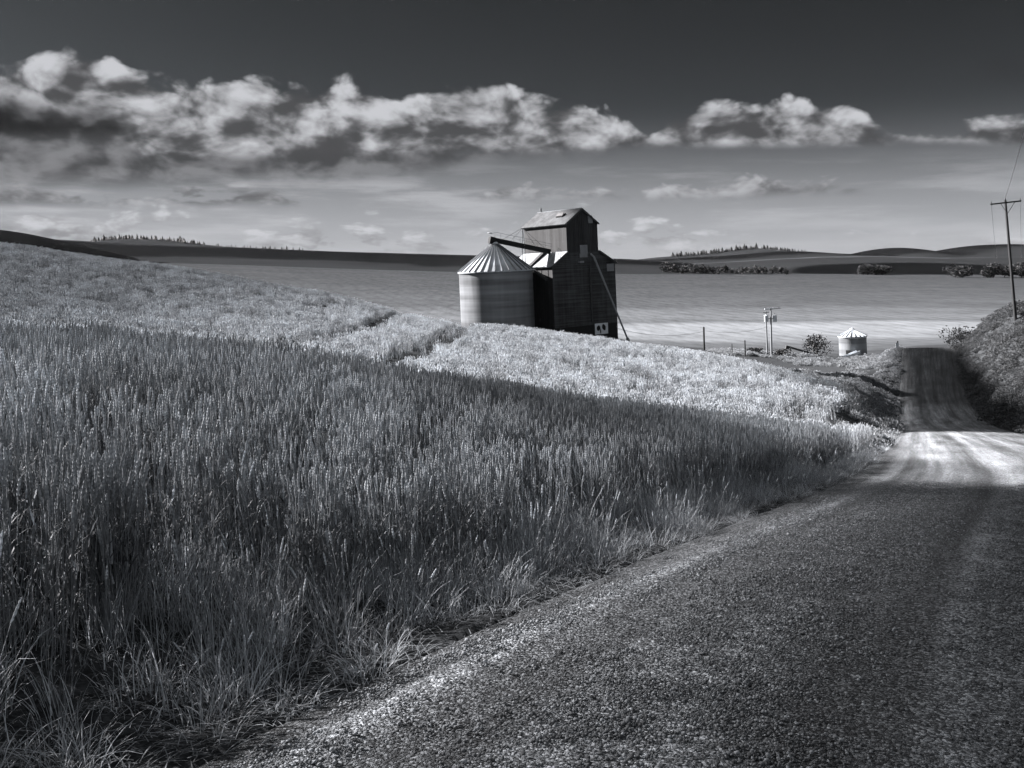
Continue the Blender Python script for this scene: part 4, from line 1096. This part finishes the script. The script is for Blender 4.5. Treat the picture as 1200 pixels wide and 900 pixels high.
# ------------------------------------------------------------------ poles, wires, posts
def sag_wire(name, a, b, sag, label, r=0.016, n=24, group=None):
    a, b = Vector(a), Vector(b); pts = []
    for i in range(n+1):
        f = i/n; p = a.lerp(b, f); p.z -= sag*4*f*(1-f); pts.append(p)
    o = MB().tube(pts, r, 5).build(name, M_wire)
    return tag(o, label, 'wire', group)
def big_pole():
    D = ground_hit(1190.3, 375.0, 60, 160).y
    base, top = P(1190.3, 376, D), P(1178.0, 234, D)
    g = gz(base.x, base.y); base.z = min(base.z, g)-0.3
    root = empty('utility_pole', tuple(base), 'leaning dark utility pole with one crossarm on the grassy bank', 'utility pole')
    MB().tube([base, base.lerp(top, 0.5), top], [0.20, 0.17, 0.13], 10).build('pole', M_wood, root)
    l, r = P(1159.6, 239.6, D), P(1195.6, 235.6, D)
    f = Vector((0, -0.2, 0)); d = (r-l).normalized(); c = (l+r)/2
    MB().beam(l+f, r+f, 0.14, 0.17).build('crossarm', M_wood, root)
    pc = P(1179.6, 250.5, D)+f
    for q in (l.lerp(r, 0.33), l.lerp(r, 0.80)): MB().beam(q+f, pc, 0.05).build('brace', M_wood, root)
    tips = []
    for q in (l.lerp(r, 0.03), l.lerp(r, 0.97)):
        MB().lathe(q+f+UP*0.06, [(0.02, 0), (0.025, 0.08), (0.07, 0.1), (0.05, 0.2), (0.06, 0.24), (0.02, 0.3)], 10).build('insulator', M_dark, root); tips.append(q+f+UP*0.3)
    MB().lathe(top+UP*-0.02, [(0.02, 0), (0.07, 0.08), (0.05, 0.2), (0.02, 0.28)], 10).build('insulator', M_dark, root)
    return tips, top
tips, ptop = big_pole()
sag_wire('power_line', ptop+UP*0.2, P(1225, 60, 42), 0.3, 'thin power line climbing from the leaning pole top out of view')
sag_wire('power_line', tips[0], P(1168.5, 300, 330), 3.0, 'thin power line falling from the inner crossarm end to the fields')
sag_wire('power_line', tips[1], P(1196.5, 300, 330), 3.0, 'thin power line falling from the outer crossarm end to the fields')

def yard_poles():
    D = 158.0
    b0, t0 = P(904.3, 423.5, D), P(903.2, 361, D); g = gz(b0.x, b0.y); b0.z = min(b0.z, g)-0.2
    r0 = empty('utility_pole', tuple(b0), 'pale utility pole with white crossarm and two transformers in the farmyard', 'utility pole')
    MB().tube([b0, t0], [0.17, 0.12], 10).build('pole', M_palewood, r0)
    l, r = P(896.0, 362.2, D), P(914.6, 361.4, D+1.5)
    MB().beam(l, P(906.8, 361.6, D), 0.16, 0.20).build('crossarm', M_white, r0)
    MB().beam(P(904, 361.8, D+0.3), r, 0.10, 0.10).build('crossarm', M_palewood, r0)
    for px in (898.0, 908.0):
        c = P(px, 373.2, D); 
        tk = MB().lathe(c-UP*0.52, [(0.30, 0), (0.33, 0.03), (0.33, 0.92), (0.36, 0.95), (0.30, 1.05), (0.05, 1.1)], 18).build('transformer', M_white, r0, True)
        MB().tube([c+UP*0.5, c+UP*0.85], 0.05, 8).build('bushing', M_dark, tk)
        MB().beam(c, P(903.2, 373.2, D), 0.08).build('bracket', M_dark, r0)
    for f in (0.05, 0.9):
        q = l.lerp(r, f); MB().lathe(q+UP*0.08, [(0.02, 0), (0.06, 0.08), (0.04, 0.2), (0.02, 0.25)], 8).build('insulator', M_dark, r0)
    D2 = 163.0
    b1, t1 = P(899.2, 412.5, D2), P(897.4, 365, D2); b1.z = min(b1.z, gz(b1.x, b1.y))-0.2
    r1 = empty('utility_pole', tuple(b1), 'thin bare utility pole just behind the one with transformers', 'utility pole')
    MB().tube([b1, t1], [0.14, 0.10], 10).build('pole', M_palewood, r1)
    MB().beam(P(894.5, 366.3, D2), P(901.5, 366.0, D2), 0.09).build('crossarm', M_wood, r1)
    return t0, t1
yt0, yt1 = yard_poles()
def post(px, py0, py1, D, w, label, mat=M_wood, name='fence_post'):
    b, t = P(px, py1, D), P(px-0.3, py0, D); b.z = min(b.z, gz(b.x, b.y))-0.2
    return tag(MB().tube([b, b.lerp(t, 0.6), t, t+UP*w*0.3], [w*0.55, w*0.5, w*0.48, w*0.2], 8).build(name, mat), label, 'post'), t
_, fp0 = post(825, 383.5, 409, 140, 0.26, 'thick dark wooden post beside the wheat with a wire tied to it')
_, fp1 = post(873.2, 399, 414, 150, 0.20, 'short dark post between the wheat and the transformer pole')
post(858, 403, 412, 152, 0.12, 'thin low post beside the short dark post', M_wood)
mk = P(1052, 411, 142); mk.z = gz(mk.x, mk.y)
mroot = empty('road_marker', tuple(mk), 'small white marker post beside the crest of the road', 'road marker')
mt = P(1052, 399.5, 142)
MB().beam(mk-UP*0.2, mt, 0.14, 0.12, (0, 1, 0)).build('post', M_wood, mroot)
MB().box(P(1051.2, 405.5, 142)+Vector((0, -0.12, 0)), (1, 0, 0), (0, 1, 0), UP, 0.42, 0.05, 0.95).build('panel', M_white, mroot)
sag_wire('wire', Q_EL(10.32, 2.0, -8.6), fp0-UP*0.6, 0.9, 'dark wire sagging from the elevator wall to the thick post', 0.02)
sag_wire('wire', fp0-UP*0.5, yt1-UP*2.6, 0.5, 'dark wire rising from the thick post to the yard poles', 0.018)

# ------------------------------------------------------------------ trees and bushes
def crown_mesh(seed, w, d, h, n, leaf, mat, lobes=6, z0=0.0):
    rng = np.random.default_rng(seed); V, Fc, T = [], [], []
    cen = []
    for i in range(lobes):
        a_ = rng.uniform(0, 6.28); r = rng.uniform(0.1, 0.62)
        cen.append((np.array([math.cos(a_)*r*w/2, math.sin(a_)*r*d/2, z0+h*rng.uniform(0.28, 0.78)]), rng.uniform(0.22, 0.40)))
    for i in range(n):
        c, f = cen[rng.integers(0, lobes)]
        q = rng.normal(0, 1, 3); q /= np.linalg.norm(q); rr = f*(0.55+0.45*rng.random()**0.5)*rng.uniform(0.8, 1.25)
        p = c+q*np.array([w, d, h*0.9])*rr
        if p[2] < 0.03: p[2] = rng.uniform(0.03, 0.3)*h
        dd = rng.normal(0, 1, 3); dd /= np.linalg.norm(dd); e = np.cross(dd, rng.normal(0, 1, 3)); e /= np.linalg.norm(e)
        L = leaf*rng.uniform(0.6, 1.5); b = len(V); V += [p-dd*L, p+e*L*0.55, p+dd*L, p-e*L*0.55]; T += [rng.uniform(0.1, 1.0)]*4; Fc.append((b, b+1, b+2, b+3))
    me = mesh_np('crown', np.array(V), np.array(Fc), mat); set_tone(me, T); return me
def limbs(seed, w, h, r, n=5):
    rng = np.random.default_rng(seed); m_ = MB()
    m_.tube([(0, 0, -0.3), (0.03*w, 0, h*0.3), (0.02*w, 0.02*w, h*0.6)], [r, r*0.75, r*0.4], 7)
    for k in range(n):
        a_ = 6.28*k/n+rng.uniform(-0.4, 0.4); z = h*rng.uniform(0.08, 0.35)
        m_.tube([(0, 0, z), (math.cos(a_)*w*0.2, math.sin(a_)*w*0.2, z+h*0.22), (math.cos(a_)*w*0.36, math.sin(a_)*w*0.36, z+h*0.36)], [r*0.5, r*0.35, r*0.12], 5)
    return m_
def tree(name, base, w, h, label, cat, seed, n=700, leaf=0.3, mat=None, group=None, lobes=7):
    root = empty(name, tuple(base), label, cat, group)
    c = bpy.data.objects.new('crown', crown_mesh(seed, w, w*0.9, h, n, leaf, mat or M_leaf, lobes)); COL.objects.link(c); c.parent = root
    m_ = limbs(seed, w, h, 0.035*h+0.03); me = mesh_np('trunk', [tuple(p) for p in m_.v], m_.f, M_wood)
    t_ = bpy.data.objects.new('trunk', me); COL.objects.link(t_); t_.parent = root
    return root
def pxm(n, D): return n*D/F
b = P(957, 421, 168); b.z = gz(b.x, b.y); tree('bush', b, pxm(36, 168), pxm(27, 168), 'airy dark bush beside the small grain bin in the farmyard', 'bush', 21, 900, 0.16, M_leaf, None, 9)
b = P(1127, 411, 150); b.z = gz(b.x, b.y); tree('bush', b, pxm(38, 150), P(1127, 383, 150).z-b.z, 'round leafy bush behind the crest of the road', 'bush', 22, 1500, 0.14, M_leaf_lit, None, 9)
b = P(915, 414, 164); b.z = gz(b.x, b.y); tree('bush', b, pxm(26, 164), 1.1, 'low dark shrub at the foot of the transformer pole', 'bush', 23, 500, 0.13, M_leaf)
b = P(884, 414, 164); b.z = gz(b.x, b.y); tree('bush', b, pxm(24, 164), 1.0, 'low dark shrub beside the thin bare pole', 'bush', 24, 450, 0.13, M_leaf)
DW = 880.0
def far_base(px, py, D):
    p = P(px, py, D); p.z = gz(p.x, p.y)-0.2; return p
# trees standing in the row at the field's far edge
rr = random.Random(5)
protos = []
for k in range(4):
    me = crown_mesh(60+k, 6.5, 6.0, 9.0, 320, 0.75, M_leaf, 7); protos.append(me)
xs = [779+5.2*i for i in range(28)]
trunk_far = mesh_np('trunk', [tuple(p) for p in limbs(3, 6, 8, 0.25).v], limbs(3, 6, 8, 0.25).f, M_wood)
for i, px in enumerate(xs):
    f = i/27; py = 318.6+2.0*f
    D = DW*(1.0+rr.uniform(-0.015, 0.015)); p = far_base(px+rr.uniform(-1, 1), py, D)
    root = empty('windbreak_tree', tuple(p), 'dark bushy tree in the windbreak row at the far field edge', 'tree', 'trees of the far windbreak row')
    sc_ = rr.uniform(0.70, 1.0)*(1.0 if i > 2 else 1.15)*(0.8 if 14 < i < 17 else 1.0)
    for me, nm in ((protos[i % 4], 'crown'), (trunk_far, 'trunk')):
        o = bpy.data.objects.new(nm, me); COL.objects.link(o); o.parent = root
    root.scale = (sc_*1.15, sc_, sc_*0.92); root.rotation_euler.z = rr.uniform(0, 6.28)
def far_tree(px, py, wpx, hpx, D, label, seed, mat=M_leaf, name='broadleaf_tree'):
    p = far_base(px, py, D)
    return tree(name, p, pxm(wpx, D), pxm(hpx, D), label, 'tree', seed, 1700, 0.8, mat, None, 11)
far_tree(1017, 321.5, 24, 13, 868, 'wide dark clump tree below the pale hill near the shadowed hollow', 71)
far_tree(1034, 321.8, 22, 12, 872, 'smaller dark clump tree touching the wide one below the pale hill', 72)
far_tree(1126, 324, 27, 15, 800, 'single round tree on the far field edge midway to the leaning pole', 73)
far_tree(1161, 324, 19, 18, 800, 'taller of the round far trees just inside the leaning pole', 74)
far_tree(1177, 324, 22, 14, 806, 'low spreading far tree right behind the leaning pole', 75)
far_tree(1197, 324, 20, 17, 800, 'far tree outside the leaning pole at the edge of view', 76)

# conifers on the wooded hills
def conifer_mesh(seed):
    rng = np.random.default_rng(seed); V, Fc, T = [], [], []
    for L in range(9):
        z = 1.0-0.86*(L+1)/9; r = 0.30*((L+1)/9)**0.85
        for k in range(8):
            a_ = rng.uniform(0, 6.28); rr_ = r*rng.uniform(0.7, 1.25)
            t_ = np.array([0, 0, z+0.16]); p = np.array([math.cos(a_)*rr_, math.sin(a_)*rr_, z-0.03]); s = np.array([-math.sin(a_), math.cos(a_), 0])*rr_*0.45
            b_ = len(V); V += [t_, p-s, p+np.array([0, 0, -0.03]), p+s]; T += [rng.uniform(0.2, 0.9)]*4; Fc.append((b_, b_+1, b_+2, b_+3))
    b_ = len(V)
    for z, r in ((-0.05, 0.035), (0.5, 0.02)):
        for k in range(4): V.append(np.array([math.cos(k*1.57)*r, math.sin(k*1.57)*r, z])); T.append(0.3)
    for k in range(4): Fc.append((b_+k, b_+(k+1) % 4, b_+4+(k+1) % 4, b_+4+k))
    me = mesh_np('conifer', np.array(V), np.array(Fc), M_conifer); set_tone(me, T); return me
CON = [conifer_mesh(k) for k in range(4)]
def conifers(crest, n, x0, x1, hmin, hmax, label, group, seed, dy=(0, 40), cluster=None):
    r_ = random.Random(seed); cx = np.array([c[0] for c in crest])
    for i in range(n):
        px = x0+(x1-x0)*((i+r_.uniform(0.1, 0.9))/n)
        if cluster and r_.random() < 0.3: px = r_.gauss(*cluster)
        X = np.interp(px, cx, [c[1] for c in crest]); Y = np.interp(px, cx, [c[2] for c in crest]); Z = np.interp(px, cx, [c[3] for c in crest])
        off = r_.uniform(*dy)
        o = bpy.data.objects.new('conifer_tree', CON[i % 4]); COL.objects.link(o)
        h = r_.uniform(hmin, hmax)*(1.35 if r_.random() < 0.15 else 1.0)
        o.location = (X, Y-off, Z-1.0-off*0.012); o.scale = (h*r_.uniform(0.8, 1.3), h, h); o.rotation_euler.z = r_.uniform(0, 6.28)
        tag(o, label, 'conifer', group)
conifers(HILLS['wooded'], 100, 114, 240, 5, 10, 'small conifer on the wooded knob behind the sunlit wheat skyline', 'conifers on the nearer wooded knob', 3)
conifers(HILLS['wooded'], 40, 240, 358, 3, 7, 'tiny conifer in the sparse line trailing off the wooded knob', 'conifers trailing along the ridge', 4)
conifers(HILLS['wooded_far'], 130, 785, 940, 6, 13, 'tiny conifer on the distant wooded hill beyond the windbreak row', 'conifers on the distant wooded hill', 5, (0, 60))
# ------------------------------------------------------------------ the air between
def haze():
    m = bpy.data.materials.new('haze'); m.use_nodes = True; t = NT(m.node_tree); t.n.clear()
    out = t.new('ShaderNodeOutputMaterial'); v = t.new('ShaderNodeVolumePrincipled')
    v.inputs['Color'].default_value = (0.90, 0.93, 0.97, 1); v.inputs['Density'].default_value = HAZE; v.inputs['Anisotropy'].default_value = 0.2
    t.l.new(v.outputs[0], out.inputs['Volume'])
    o = MB().box((0, 0, 5), (1, 0, 0), (0, 1, 0), UP, 19000, 19000, 170).build('haze', m); tag(o, kind='stuff')
HAZE = 0.000004
if HAZE: haze()
#END
